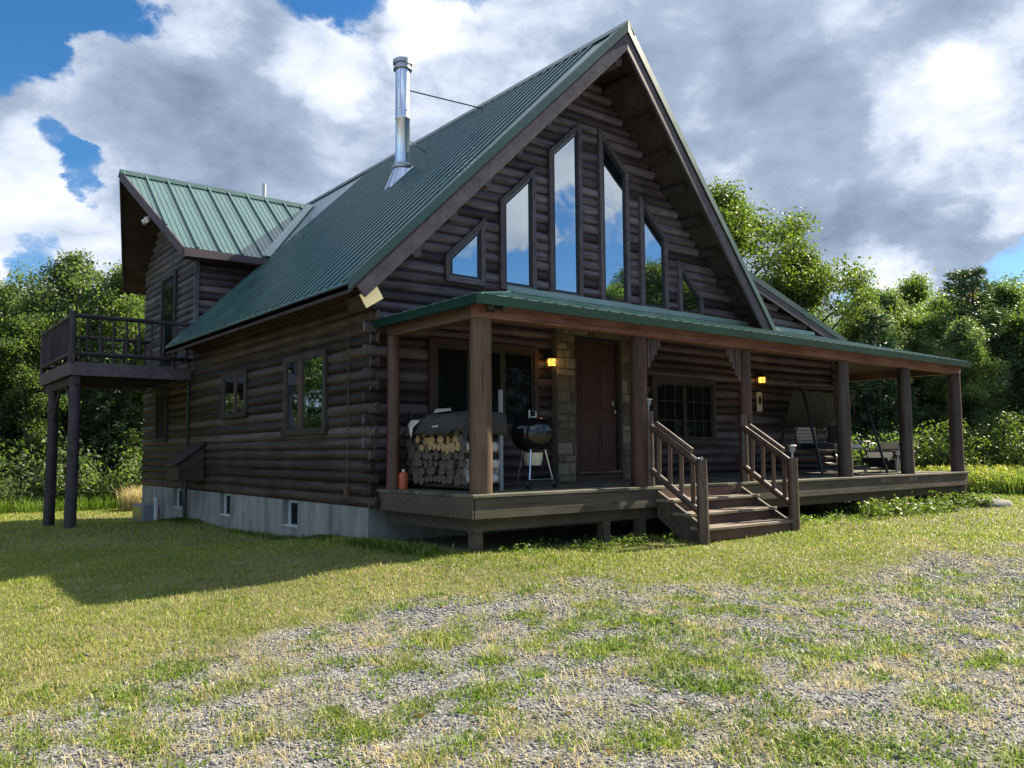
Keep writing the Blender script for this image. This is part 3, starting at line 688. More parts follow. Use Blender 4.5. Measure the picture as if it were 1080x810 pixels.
BX, BY0, BY1, BZ = -2.29, 7.50, 10.85, 2.22
bl = MB()
for k in range(16): bl.rng(BX+.045, -.07, BY0+.045+k*.204, BY0+.045+k*.204+.196, BZ-.035, BZ)
for k in range(8): bl.rng(BX+.05, -.07, BY0+.1+k*.44, BY0+.14+k*.44, BZ-.21, BZ-.037)
balc = bl.build('balcony', M_balc, house)
MB().rng(BX, -.06, BY0, BY0+.04, BZ-.245, BZ+.01).rng(BX, BX+.04, BY0+.042, BY1, BZ-.245, BZ+.008).rng(BX+.042, -.06, BY1-.04, BY1-.002, BZ-.245, BZ+.009).build('fascia', M_fascia, balc, bevel=.004)
MB().beam((BX+.14, BY0+.05, BZ-.33), (BX+.14, BY1-.1, BZ-.33), .12, .16).build('girder', M_balc, balc)
for yy, rr in ((7.68, .105), (9.9, .105)):
    zg = float(hgt(BX+.1, yy)); MB().tube([(BX+.14, yy, zg-.2), (BX+.15, yy, .8), (BX+.14, yy, BZ-.25)], [rr*1.05, rr, rr*.97], 12, wob=.04).build('balcony_post', M_balc, balc, True)
MB().tube([(BX+.14, 7.8, 1.25), (BX+.14, 8.45, BZ-.38)], .035, 8).build('brace', M_balc, balc, True); MB().tube([(BX+.14, 9.78, 1.25), (BX+.14, 9.1, BZ-.38)], .035, 8).build('brace', M_balc, balc, True)
br_ = MB()
for (px_, py_) in ((BX+.05, BY0+.05), (BX+.05, BY1-.06)): br_.tube([(px_, py_, BZ-.02), (px_, py_, BZ+.98)], [.062, .058], 10, wob=.04)
for zz, rr in ((BZ+.90, .045), (BZ+.17, .042)):
    br_.tube([(BX+.05, BY0+.05, zz), (-.03, BY0+.05, zz)], rr, 10, wob=.06); br_.tube([(BX+.05, BY0+.05, zz), (BX+.05, BY1-.06, zz)], rr, 10, wob=.06); br_.tube([(BX+.05, BY1-.06, zz), (-.03, BY1-.06, zz)], rr, 10, wob=.06)
brl = br_.build('balcony_railing', M_balc, balc, True)
bb = MB()
for k in range(9): bb.tube([(BX+.30+k*.232, BY0+.05, BZ+.17), (BX+.30+k*.232, BY0+.05, BZ+.9)], .024, 8, wob=.08); bb.tube([(BX+.30+k*.232, BY1-.06, BZ+.17), (BX+.30+k*.232, BY1-.06, BZ+.9)], .024, 8, wob=.08)
for k in range(13): bb.tube([(BX+.05, BY0+.28+k*.235, BZ+.17), (BX+.05, BY0+.28+k*.235, BZ+.9)], .026, 8, wob=.08)
bb.build('balusters', M_balc, balc, True)

# ------------------------------------------------------------------ porch
PF = -2.162; PXL, PXR = .09, 12.62
dk = MB(); y = PF-.02
while y < -.02:
    dk.rng(PXL, PXR, y, y+.134, -.036, 0.0 + random.uniform(-.001, .001)); y += .140
x = WX+.06
while x < PXR-.05: dk.rng(x, min(x+.134, PXR), .02, 4.0, -.036, random.uniform(-.001, .001)); x += .14
deck = dk.build('porch_deck', M_deck, house, bevel=.004)
fb = MB().rng(PXL+.02, 10.55, PF+.002, PF+.042, -.275, -.04).rng(10.555, PXR-.01, PF+.004, PF+.044, -.27, -.04).rng(PXL, PXL+.04, PF+.002, -.05, -.27, -.04).rng(PXR-.045, PXR-.005, PF+.05, 4.0, -.27, -.04)
fb.build('deck_fascia', M_fasc2, deck, bevel=.004)
MB().rng(PXL+.05, 12.3, PF+.10, PF+.16, -.42, -.24).rng(PXL+.10, PXL+.16, PF+.17, -.1, -.42, -.24).build('deck_girder', M_fasc2, deck)
MB().rng(9.05, 9.45, PF-.004, PF+.001, -.12, -.045).build('patch_board', M_tread, deck); MB().rng(10.1, 10.42, PF-.004, PF+.001, -.12, -.045).build('patch_board', M_tread, deck)
for sx_, yy in ((.25, -2.0), (2.28, -2.0), (2.95, -2.0), (5.0, -2.0), (8.55, -2.0), (10.9, -1.95), (4.2, -.6), (7.0, -.9), (11.5, -.6)):
    zg = float(hgt(sx_, yy)); MB().rng(sx_-.06, sx_+.06, yy-.06, yy+.06, zg-.2, -.245 if yy > -1.9 else -.42).build('deck_stilt', M_fasc2, deck)
# posts
PYC = PF+.16; PT = 2.02
posts = [(.331, .127, M_posttan), (2.979, .118, M_post), (5.355, .10, M_post), (8.168, .118, M_postd), (10.394, .118, M_postd), (12.525, .125, M_postd)]
for i, (px_, rr, mm) in enumerate(posts):
    b0 = 0.0 if i < 5 else float(hgt(px_, PYC))-.2
    zs_ = np.linspace(b0, PT, 9); mb = MB()
    mb.tube([(px_+.006*math.sin(z*3+i), PYC+.006*math.cos(z*2+i), z) for z in zs_], [rr*(1.04-.06*(z/PT))*(1+random.uniform(-.02, .02)) for z in zs_], 18, wob=.012)
    mb.build('porch_post', mm, house, True)
MB().tube([(.24, -.15, 0), (.245, -.15, 1.0), (.24, -.15, PT)], [.085, .08, .08], 14, wob=.02).build('porch_post', M_post, house, True)
MB().tube([(WX+.02, -.14, 0), (WX+.02, -.14, 2.2)], [.10, .10], 14, wob=.02).build('porch_post', M_red, house, True)
MB().tube([(12.5, 3.9, -.9), (12.5, 3.9, PT)], [.12, .11], 14, wob=.02).build('porch_post', M_post, house, True)
# brackets of graded slats
for px_, sgn in ((2.979, 1), (5.355, -1)):
    k = MB()
    for j in range(5):
        xx = px_+sgn*(.13+j*.070); k.tube([(xx, PYC, PT+.0), (xx, PYC, PT-.50+j*.095)], [.034, .032], 8, wob=.05)
    k.build('post_bracket', M_rail, house, True)
# porch roof
PE, EYF, PSL = 2.23, -2.33, .279; PXE, PXER = .04, 12.55
zw_ = PE+PSL*2.33
A, B = (PXE, EYF, PE), (PXER, EYF, PE); Cc, Dd = (PXER-2.33, 0, zw_), (PXE+2.33, 0, zw_)
E_, F_ = (PXER, 4.2, PE), (PXER-2.33, 4.2, zw_); G_ = (PXE, 0, PE)
pr_ = MB()
for q in ([A, B, Cc, Dd], [A, Dd, G_], [B, E_, F_, Cc]): slab(q, .06, 0, pr_, -.035)
proof = pr_.build('porch_roof', M_soffit, house)
pm = MB()
for q in ([A, B, Cc, Dd], [A, Dd, G_], [B, E_, F_, Cc]): slab(q, .03, 0, pm)
x = PXE+.25
while x < PXER-.1:
    run = min(2.33, x-PXE, PXER-x) if False else min(2.33, x-PXE)
    run = min(run, PXER-x)
    if run > .1: pm.beam((x, EYF, PE+.008), (x, EYF+run-.03, PE+PSL*(run-.03)+.008), .04, .034)
    x += .229
y = EYF+.25
while y < -.05:
    run = min(2.33, y-EYF); pm.beam((PXE, y, PE+.008), (PXE+run-.03, y, PE+PSL*(run-.03)+.008), .04, .034); y += .229
y = EYF+.25
while y < 4.1:
    run = min(1.3 if y > 0 else 2.33, y-EYF); pm.beam((PXER, y, PE+.008), (PXER-run+.03, y, PE+PSL*(run-.03)+.008), .04, .034); y += .229
pm.beam((PXE+.02, EYF+.02, PE+.02), (PXE+2.33, 0, zw_+.02), .10, .02); pm.beam((PXER-.02, EYF+.02, PE+.02), (PXER-2.33, 0, zw_+.02), .10, .02)
pm.build('metal_sheet', M_roof, proof)
MB().rng(PXE-.015, PXER+.015, EYF-.018, EYF+.0, PE-.10, PE+.012).rng(PXE-.016, PXE+.0, EYF+.002, -.0, PE-.10, PE+.012).rng(PXER+.0, PXER+.016, EYF+.002, 4.2, PE-.10, PE+.012).build('eave_trim', M_eavetrim, proof)
de = MB(); x = PXE+.30  # sky reflection along the eave, put in as pale strips between the ribs
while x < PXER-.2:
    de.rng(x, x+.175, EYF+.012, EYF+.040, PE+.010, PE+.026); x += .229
de.build('eave_glint', M_valley, proof)
MB().rng(PXE+2.2, PXER-2.0, -.075, -.055, zw_+.0, zw_+.09).build('wall_flashing', M_valley, proof)
MB().rng(PXL+.10, 12.56, PF+.02, PF+.17, PT-.0, PE-.045).build('front_beam', M_red, proof, bevel=.006)
MB().rng(PXL+.105, PXL+.25, PF+.175, -.06, PT, PE-.047).build('end_beam', M_redy, proof, bevel=.006)
MB().rng(12.40, 12.54, PF+.175, 4.1, PT, PE-.047).build('end_beam', M_redy, proof, bevel=.006)
x = 1.0
while x < 12.3:
    run = min(2.1, x-PXE-.1, PXER-x+.3); MB().beam((x, EYF+.30, PE-.17+PSL*.30), (x, min(EYF+run+.15, -.06), PE-.17+PSL*min(run+.15, 2.27)), .06, .13).build('rafter', M_red, proof); x += .61

# stairs
SX0, SX1 = 3.12, 4.98
stt = MB()
rise, run = .165, .28
stair = MB()
for i in range(3):
    zt = -rise*(i+1); ya = PF-.0-run*i
    stair.rng(SX0+.05, SX1-.02-.0, ya-run+.02, ya-run+.045, zt-rise+.0, zt-.042)
stair.rng(SX0+.05, SX1-.02, PF-.03, PF-.005, -rise, -.045)
so_ = stair.build('porch_stair', M_riser, house)
for i in range(3):
    zt = -rise*(i+1); ya = PF-.002-run*i
    MB().rng(SX0-.02, SX1+.03, ya-run-.02, ya, zt-.04, zt + .001*i).build('tread', M_tread, so_, bevel=.006)
for xx in (SX0, SX1-.045):
    sl = MB(); sl.poly([(xx, PF-.004, -.05), (xx, PF-.004-3*run+.0, -.05-3*rise+.02), (xx, PF-.004-3*run+.0, -.78), (xx, PF-.55, -.78), (xx, PF-.004, -.40)], (.045, 0, 0))
    sl.build('stringer', M_fasc2, so_)
for side, xx in ((0, 3.03), (1, 5.02)):
    xt = xx if side == 0 else 5.12
    pb_, ptp = Vector((xx, -3.0, -.72)), Vector((xx, -3.0, .36)); tb, tt_ = Vector((xt+.04, PF+.07, 0)), Vector((xt+.04, PF+.07, 1.01))
    r_ = MB(); r_.tube([pb_, ptp], [.075, .068], 12, wob=.03); r_.tube([tb, tt_], [.068, .064], 12, wob=.03)
    u0, u1 = Vector((xt+.04, PF+.20, .90)), Vector((xx, -3.02, .27)); l0, l1 = Vector((xt+.04, PF+.22, .33)), Vector((xx, -3.02, -.34))
    r_.tube([u0, u1], .045, 10, wob=.05); r_.tube([l0, l1], .045, 10, wob=.05)
    rail = r_.build('stair_railing', M_rail, house, True)
    MB().tube([u0.lerp(u1, .26)+Vector((0, 0, .10)), u0.lerp(u1, .84)+Vector((0, 0, .10))], .036, 10, wob=.04).build('handrail', M_rail, rail, True)
    bs = MB()
    for t in (.30, .48, .66, .84): bs.tube([l0.lerp(l1, t), u0.lerp(u1, t)], .030, 8, wob=.06)
    bs.build('balusters', M_rail, rail, True)

# ------------------------------------------------------------------ things on and around the porch
# wall lanterns
def lantern(loc, label):
    L = tag(empty('wall_lantern', loc), label, 'lantern', 'amber wall lanterns on the porch wall')
    MB().rng(-.05, .05, -.012, .0, -.11, .11).tube([(0, -.01, .05), (0, -.08, .10), (0, -.11, .08)], .010, 6).build('back_plate', M_blackm, L)
    MB().lathe((0, -.11, 0), [(.010, .09), (.085, .03), (.09, .02), (.03, .02), (.0, .03)], 12).build('hood', M_blackm, L)
    MB().lathe((0, -.11, 0), [(.0, -.115), (.05, -.11), (.06, -.10), (.06, -.095), (.0, -.095)], 12).build('base_cup', M_blackm, L)
    MB().lathe((0, -.11, 0), [(.0, -.093), (.055, -.09), (.068, -.03), (.06, .015), (.0, .018)], 12).build('lamp_glass', M_lampglow, L, True)
    fr = MB()
    for j in range(4):
        t = math.pi/4+j*math.pi/2; fr.tube([(.062*math.cos(t), -.11+.062*math.sin(t), -.10), (.072*math.cos(t), -.11+.072*math.sin(t), -.03), (.064*math.cos(t), -.11+.064*math.sin(t), .025)], .005, 4)
    fr.tube([(0, -.185, -.02), (.001, -.185, -.06)], .012, 6, m=0)
    fr.build('cage', M_blackm, L)
    ld = bpy.data.lights.new('lantern_bulb', 'POINT'); ld.energy = 0.4; ld.color = (1, .5, .15); ld.shadow_soft_size = .05
    lo = bpy.data.objects.new('lantern_bulb', ld); sc.collection.objects.link(lo); lo.parent = L; lo.location = (0, -.22, -.03)
    return L
lantern((3.08, 0.0, 1.89), 'lit amber wall lantern on logs left of the stone door surround')
lantern((8.55, 0.0, 1.88), 'lit amber wall lantern above the small cream plaque')
pq = tag(empty('wall_plaque', (8.58, -.0, 1.42)), 'small cream plaque with dark oval on log wall below a lantern', 'plaque')
MB().rng(-.085, .085, -.022, -.004, -.19, .19).build('board', M_cream, pq, bevel=.006)
k = MB(); vs = [(.045*math.cos(t*2*math.pi/16), -.024, .03+.085*math.sin(t*2*math.pi/16)) for t in range(16)]; k.poly(vs, (0, -.012, 0)); k.build('oval_plate', M_blackm, pq)

def solar(loc, label, s=1.0):
    L = tag(empty('solar_light', loc), label, 'solar light', 'solar lights on the stair newel posts'); L.scale = (s, s, s)
    MB().tube([(0, 0, -.03), (0, 0, .085)], [.014, .012], 8).build('stem', M_steeld, L)
    MB().lathe((0, 0, .08), [(.0, 0), (.03, .0), (.042, .05), (.045, .075), (.0, .076)], 14).build('lens', M_greyp, L, True)
    MB().lathe((0, 0, .155), [(.0, -.002), (.062, .0), (.064, .010), (.045, .024), (.0, .03)], 18).build('cap', M_steel, L, True)
    return L
solar((3.07, PF+.07, 1.01), 'white solar light on top of the tall newel beside the porch post')
solar((5.02, -3.0, .36), 'white solar light on the lower right stair newel', 1.05)
sb = tag(empty('newel_peg', (3.03, -3.0, .36)), 'stub of a missing solar light on the lower left stair newel', 'light stub')
MB().tube([(0, 0, -.02), (0, 0, .035)], .02, 8).build('socket', M_steeld, sb); MB().tube([(-.045, .02, .012), (.0, .02, .012)], .015, 6).build('clip', M_steeld, sb)

# kettle grill
G = tag(empty('kettle_grill', (1.59, -1.42, 0), R(20)), 'black kettle charcoal grill on three legs beside the firewood rack', 'grill')
MB().lathe((0, 0, 0), [(.0, .47), (.10, .475), (.20, .52), (.265, .60), (.285, .68), (.285, .70), (.0, .70)], 28).build('bowl', M_black, G, True)
lidm = MB().lathe((0, 0, 0), [(.0, .705), (.292, .705), (.292, .725), (.278, .80), (.228, .87), (.135, .912), (.0, .925)], 28)
lid = lidm.build('lid', M_black, G, True)
MB().tube([(-.085, 0, .905), (-.085, 0, 1.005), (.085, 0, 1.005), (.085, 0, .905)], .013, 8).build('lid_handle', M_steeld, lid)
MB().rng(-.06, .06, -.02, .02, .912, .932).build('vent_disc', M_steel, lid)
for t in (R(200), R(320), R(80)):
    MB().tube([(.17*math.cos(t), .17*math.sin(t), .50), (.29*math.cos(t), .29*math.sin(t), .03)], .012, 8).build('leg', M_steel, G, True)
for t in (R(200), R(320)):
    cx_, cy_ = .30*math.cos(t), .30*math.sin(t); MB().tube([(cx_-.018*math.sin(t), cy_+.018*math.cos(t)*0-.02, .062), (cx_, cy_+.02, .062)], .062, 16).build('wheel', M_blackm, G, True)
a_, b_ = R(200), R(320)
MB().tube([(.26*math.cos(a_), .26*math.sin(a_), .12), (.26*math.cos(b_), .26*math.sin(b_), .12)], .007, 6).build('axle', M_steel, G)
MB().lathe((0, 0, 0), [(.0, .30), (.10, .30), (.125, .38), (.13, .465), (.0, .465)], 20).build('ash_catcher', M_cream, G, True)

# firewood rack, logs, cover
RX0, RX1, RY0, RY1 = .45, 1.02, -1.50, -.14
K = tag(empty('firewood_rack', (.73, -.8, 0), world=True), 'black steel firewood rack at the left end of the porch', 'firewood rack')
fr = MB()
for xx in (RX0+.08, RX1-.04): fr.beam((xx, RY0-.03, .06), (xx, RY1+.03, .06), .04, .04)
fr.build('base_rail', M_blackm, K)
for xx in (RX0+.08, RX1-.04):
    for yy in (RY0-.03, RY1+.03): MB().rng(xx-.02, xx+.02, yy-.02, yy+.02, 0, 1.25 if yy < -1 and xx > .8 else 1.02).build('upright', M_greyp if xx > .8 else M_blackm, K)
logs = []
def log_mesh(kind, seed):
    rr = random.Random(seed); m_ = MB(); L_ = .52
    if kind == 'round': prof = [(math.cos(t*2*math.pi/10)*(.058+rr.uniform(-.006, .006)), math.sin(t*2*math.pi/10)*(.052+rr.uniform(-.006, .006))) for t in range(10)]
    else:
        a0 = rr.uniform(0, 6.28); prof = [(math.cos(a0+t)*(.062+rr.uniform(-.012, .014)), math.sin(a0+t)*(.058+rr.uniform(-.012, .012))) for t in ((0, .5, 1.0, 2.6, 4.2) if rr.random() < .6 else (0, 1.2, 2.1, 3.3, 4.7))]
    k_ = len(prof); v = [(sx*L_/2+rr.uniform(-.01, .01), a, b) for sx in (-1, 1) for a, b in prof]
    m_.add(v, [tuple(range(k_-1, -1, -1)), tuple(range(k_, 2*k_))], 1); 
    m_.v = m_.v; base = 0
    m_.f += [(j, (j+1) % k_, (j+1) % k_+k_, j+k_) for j in range(k_)]; m_.m += [0]*k_
    return m_
protos = {}
for kind, mats_, lab in (('round', [M_rackwood, M_logend], 'dark round log stacked in the firewood rack'), ('split', [M_rackwood, M_logend], 'weathered grey split log in the firewood rack'),
                         ('fresh', [M_rackwood, M_logfresh], 'pale freshly split log high in the firewood rack'), ('birch', [M_birch, M_logend], 'white birch bark log at the grill end of the rack')):
    protos[kind] = [log_mesh('round' if kind in ('round', 'birch') else 'split', 5+i*7).build('firewood_log', mats_) for i in range(3)]
    for p in protos[kind]: tag(p, lab, 'firewood log', 'firewood logs stacked in the rack')
used = set()
for r_i in range(7):
    zc = .135+r_i*.100; ncol = 12
    for c_i in range(ncol + (0 if r_i % 2 else 1)):
        yy = RY0+.045+(c_i+(.5 if r_i % 2 else 0))*.108
        if yy > RY1+.02: continue
        if r_i >= 5 and random.random() < .0: continue
        if c_i == 0: kind = 'birch' if r_i in (1, 2, 4, 0) else 'split'
        elif r_i >= 4 and random.random() < (.75 if r_i == 5 else .45) and c_i < 10: kind = 'fresh'
        else: kind = random.choice(['round', 'split', 'split'])
        pi = random.randrange(3); key = (kind, pi); src = protos[kind][pi]
        o = src if key not in used else src.copy()
        if key in used: sc.collection.objects.link(o)
        used.add(key)
        o.location = ((RX0+RX1)/2+random.uniform(-.03, .03), yy, zc+random.uniform(-.008, .008)); o.rotation_euler = (random.uniform(0, 6.28), random.uniform(-.03, .03), random.uniform(-.05, .05)); q_ = random.uniform(.78, 1.22); o.scale = (random.uniform(.94, 1.04), q_, q_)
for key, lst in protos.items():
    for i, p in enumerate(lst):
        if (key, i) not in used: bpy.data.objects.remove(p)
# cover draped over the rack
nu, nv = 15, 30; V = []; 
sec = [(RX0-.05, .70), (RX0-.045, .77), (RX0-.03, .86), (RX0-.01, .93), (RX0+.10, .965), (RX0+.28, .985), (RX1-.10, .97), (RX1+.02, .94), (RX1+.045, .84), (RX1+.05, .70)]
for j in range(nv):
    t = j/(nv-1); yy = RY0-.05+t*(RY1-RY0+.02)
    for i, (xx, zz) in enumerate(sec):
        dz = -.06*max(0, (t-.62)/.38)**1.3 + .018*math.sin(t*17+i) + .02*random.uniform(-1, 1)*.5
        if i in (0, 9): zz += .03*math.sin(t*11+i) + (.14*max(0, (t-.78)/.22))
        V.append((xx+.016*math.sin(t*23+i*1.3), yy, zz+dz))
Fq = [(j*10+i, j*10+i+1, (j+1)*10+i+1, (j+1)*10+i) for j in range(nv-1) for i in range(9)]
tp = MB().add(V, Fq)
# end flap hanging toward the grill
e0 = [V[i] for i in range(10)]; fl_ = []
for row, (dy, dz) in enumerate(((-.004, -.0), (-.02, -.10), (-.03, -.19), (-.025, -.26))):
    for i, p in enumerate(e0):
        zt = p[2]; tgt = min(zt, .95)+dz if row else zt
        fl_.append((p[0]+.01*math.sin(i*2+row), p[1]+dy+.012*math.sin(i*1.9+row), min(zt, tgt) if row else zt))
tp.add(fl_, [(r*10+i, r*10+i+1, (r+1)*10+i+1, (r+1)*10+i) for r in range(3) for i in range(9)])
cv_ = tp.build('rack_cover', M_tarp, None, True); sol = cv_.modifiers.new('thick', 'SOLIDIFY'); sol.thickness = .006
tag(cv_, 'grey canvas cover draped over the stacked firewood', 'rack cover')
MB().rng(RX0-.072, RX0-.068, -1.02, -.99, .795, .815).rng(RX0-.072, RX0-.068, -.98, -.955, .795, .809).rng(RX0-.072, RX0-.068, -.945, -.92, .795, .809).rng(RX0-.072, RX0-.068, -.91, -.885, .795, .809).build('print', M_white, cv_)
def bark(loc, lab, pts):
    o = MB().poly(pts, (0.0, 0.0, .012)).build('bark_curl', M_birch); o.location = loc; tag(o, lab, 'bark'); return o
bark((RX0-.06, -.44, .86), 'white curled birch bark hanging at the left top of the woodpile', [(0, -.12, .02), (.02, .10, .03), (-.02, .11, -.03), (-.03, .03, -.20), (-.03, -.02, -.06)])
bark((RX0+.10, -.86, .985), 'white scrap of birch bark lying on top of the grey cover', [(0, -.20, .02), (.14, .0, .05), (0, .16, .04), (-.07, .08, .0)])
cn = tag(empty('orange_can', (.34, -.26, 0)), 'orange fuel can standing beside the wall post at the woodpile', 'can')
MB().lathe((0, 0, 0), [(.0, 0), (.062, 0), (.064, .02), (.064, .19), (.05, .215), (.02, .225), (.0, .225)], 16).build('body', M_orange, cn, True)
MB().lathe((0, 0, .222), [(.0, 0), (.022, 0), (.022, .035), (.0, .036)], 10).build('cap', M_cream, cn, True)

# black fixture on the porch corner and white floodlight under the dormer rake
sf_ = tag(empty('porch_spotlight', (.36, PF+.0, 2.13)), 'small black twin spotlight on the porch corner beam above the tan post', 'spotlight')
MB().rng(-.045, .045, -.012, .012, -.045, .045).build('mount', M_blackm, sf_)
for sx in (-1, 1): MB().tube([(sx*.03, -.012, .0), (sx*.07, -.06, .015), (sx*.10, -.14, -.02)], [.018, .035, .042], 10).build('lamp_head', M_blackm, sf_, True)
fl2 = tag(empty('floodlight', (-.58, 9.62-.75, DRZ-1.12)), 'white twin floodlight under the dormer gable overhang', 'floodlight')
MB().tube([(0, 0, .08), (0, 0, -.02)], .05, 10).build('mount', M_white, fl2, True)
for sx in (-1, 1): MB().tube([(0, sx*.03, -.03), (-.06, sx*.10, -.08), (-.13, sx*.14, -.12)], [.03, .055, .065], 10).build('lamp_head', M_white, fl2, True)
# utility boxes at the far end of the left wall
ub = tag(empty('utility_box', (-.02, 10.3, -1.05)), 'grey metal utility box against the far concrete foundation', 'utility box')
MB().rng(-.30, .03, -.45, .45, .0, .40).build('cabinet', M_greyp, ub, bevel=.01); MB().rng(-.315, -.302, -.38, .38, .05, .35).build('door_panel', M_steeld, ub)
up = tag(empty('vent_stub', (-.12, 9.55, -1.05)), 'short white capped pipe beside the grey utility box', 'pipe')
MB().tube([(0, 0, 0), (0, 0, .52)], .05, 12).build('pipe', M_vinyl, up, True); MB().lathe((0, 0, .52), [(.0, 0), (.065, 0), (.065, .05), (.0, .06)], 12).build('cap', M_vinyl, up, True)

# swing seat with hooped frame
S = tag(empty('porch_swing', (9.75, -.75, 0), R(-8)), 'black two seat porch swing with slatted seats and hooped frame', 'porch swing')
for sx in (-1, 1):
    x_ = sx*.95
    MB().tube([(x_, -.62, 0), (x_*.93, -.20, 1.55), (x_*.92, -.05, 1.68), (x_*.93, .10, 1.55), (x_, .52, 0)], .026, 8).build('side_frame', M_blackm, S, True)
    MB().tube([(x_, -.52, .22), (x_, .44, .22)], .02, 8).build('stretcher', M_blackm, S)
MB().tube([(-.88, -.05, 1.68), (.88, -.05, 1.68)], .026, 8).tube([(-.9, .30, .95), (.9, .30, .95)], .016, 8).build('top_bar', M_blackm, S, True)
for sx in (-1, 1):
    xc = sx*.43
    for dx in (-.30, .30):
        MB().tube([(xc+dx*.8, -.05, 1.68), (xc+dx, -.10, 1.2), (xc+dx, .16, .82), (xc+dx, .12, .50), (xc+dx, -.28, .46), (xc+dx, -.36, .30)], .014, 6).build('hanger', M_blackm, S, True)
    se = MB()
    for k in range(6): se.rng(xc-.29, xc+.29, -.30+k*.075, -.30+k*.075+.055, .462, .482)
    se.build('seat', M_steeld, S)
    bk = MB()
    for k in range(6): bk.beam((xc-.29, .135+k*.008, .56+k*.065), (xc+.29, .135+k*.008, .56+k*.065), .014, .05)
    bk.build('backrest', M_steeld, S)
MB().poly([(.15, -.28, .49), (.68, -.28, .49), (.68, .08, .50), (.15, .08, .50)], (0, 0, .08)).build('cushion', M_vinyl, S, bevel=.02)
MB().poly([(-.70, -.28, .49), (-.16, -.28, .49), (-.16, .08, .50), (-.70, .08, .50)], (0, 0, .10)).build('cushion', M_cush, S, bevel=.02)
MB().poly([(.16, .10, .62), (.30, .02, .60), (.62, .02, .60), (.66, .10, .62), (.60, .14, .95), (.24, .14, .95)], (0, .06, 0)).build('throw_pillow', M_cush, S, bevel=.02)
MB().poly([(-.92, .02, 1.60), (.92, .02, 1.60), (.92, .42, .90), (-.92, .42, .90)], (0, .012, 0)).build('back_screen', M_blackm, S)
MB().beam((-.75, -.10, .12), (.75, -.10, .12), .5, .05).build('foot_platform', M_cush, S)
MB().tube([(-.95, -.56, .10), (.95, -.56, .10)], .02, 8).build('foot_bar', M_blackm, S)
# recliner with tubular frame and small table at the far end
C_ = tag(empty('garden_recliner', (11.55, -1.05, 0), R(12)), 'black padded garden recliner with curved tubular arms at far porch end', 'recliner')
for yy in (-.30, .30):
    MB().tube([(-.55, yy, 0), (-.48, yy, .35), (-.30, yy, .58), (.05, yy, .60), (.20, yy, .52), (.45, yy, 0)], .018, 8).build('arm_frame', M_steeld, C_, True)
MB().poly([(-.55, -.26, .34), (.10, -.26, .30), (.12, -.26, .42), (-.52, -.26, .46)], (0, .52, 0)).build('seat', M_cush, C_, bevel=.03)
MB().poly([(-.02, -.26, .36), (.30, -.26, .52), (.24, -.26, .64), (-.08, -.26, .46)], (0, .52, 0)).build('backrest', M_cush, C_, bevel=.03)
MB().poly([(-.95, -.24, .20), (-.55, -.24, .33), (-.56, -.24, .42), (-.98, -.24, .30)], (0, .48, 0)).build('leg_rest', M_cush, C_, bevel=.02)
MB().rng(-.5, .35, -.26, .26, .06, .26).build('base_box', M_blackm, C_)
T_ = tag(empty('side_table', (11.35, -.50, 0)), 'small round metal side table behind the recliner', 'side table')
MB().lathe((0, 0, 0), [(.0, .62), (.24, .62), (.25, .635), (.24, .65), (.0, .65)], 20).build('table_top', M_vinyl, T_, True)
for t in range(3): MB().tube([(.06*math.cos(t*2.1), .06*math.sin(t*2.1), .62), (.2*math.cos(t*2.1), .2*math.sin(t*2.1), 0)], .012, 6).build('leg', M_blackm, T_)
B2 = tag(empty('deck_planter', (12.2, -.95, 0)), 'small grey wooden planter box at the right end of the porch', 'planter')
MB().rng(-.12, .12, -.12, .12, .02, .36).build('box', M_deck, B2, bevel=.008); MB().rng(-.14, .14, -.14, .14, .36, .385).rng(-.10, .10, -.10, .10, .385, .39).build('rim', M_deck, B2)

# rock by the far porch post
def rock(loc, s, lab, seed):
    bm = bmesh.new(); bmesh.ops.create_icosphere(bm, subdivisions=3, radius=1)
    for v in bm.verts:
        d = v.co.copy(); v.co = Vector((d.x*s[0], d.y*s[1], d.z*s[2]))*(1+.28*(float(fbm(np.array(d.x*1.6+seed), np.array(d.y*1.6+d.z*1.3), seed, 3))-.5))
        if v.co.z > s[2]*.62: v.co.z = s[2]*.62+(v.co.z-s[2]*.62)*.25
    me = bpy.data.meshes.new('rock'); bm.to_mesh(me); bm.free(); me.materials.append(M_rock); me.polygons.foreach_set('use_smooth', [True]*len(me.polygons))
    o = link(me, 'rock'); o.location = loc; tag(o, lab, 'rock'); return o
rock((12.75, -2.55, -.70), (.52, .34, .20), 'flat grey rock in the grass by the last porch post', 2)
rock((10.6, -2.05, -.70), (.38, .26, .20), 'rounded grey rock under the right end of the deck', 9)

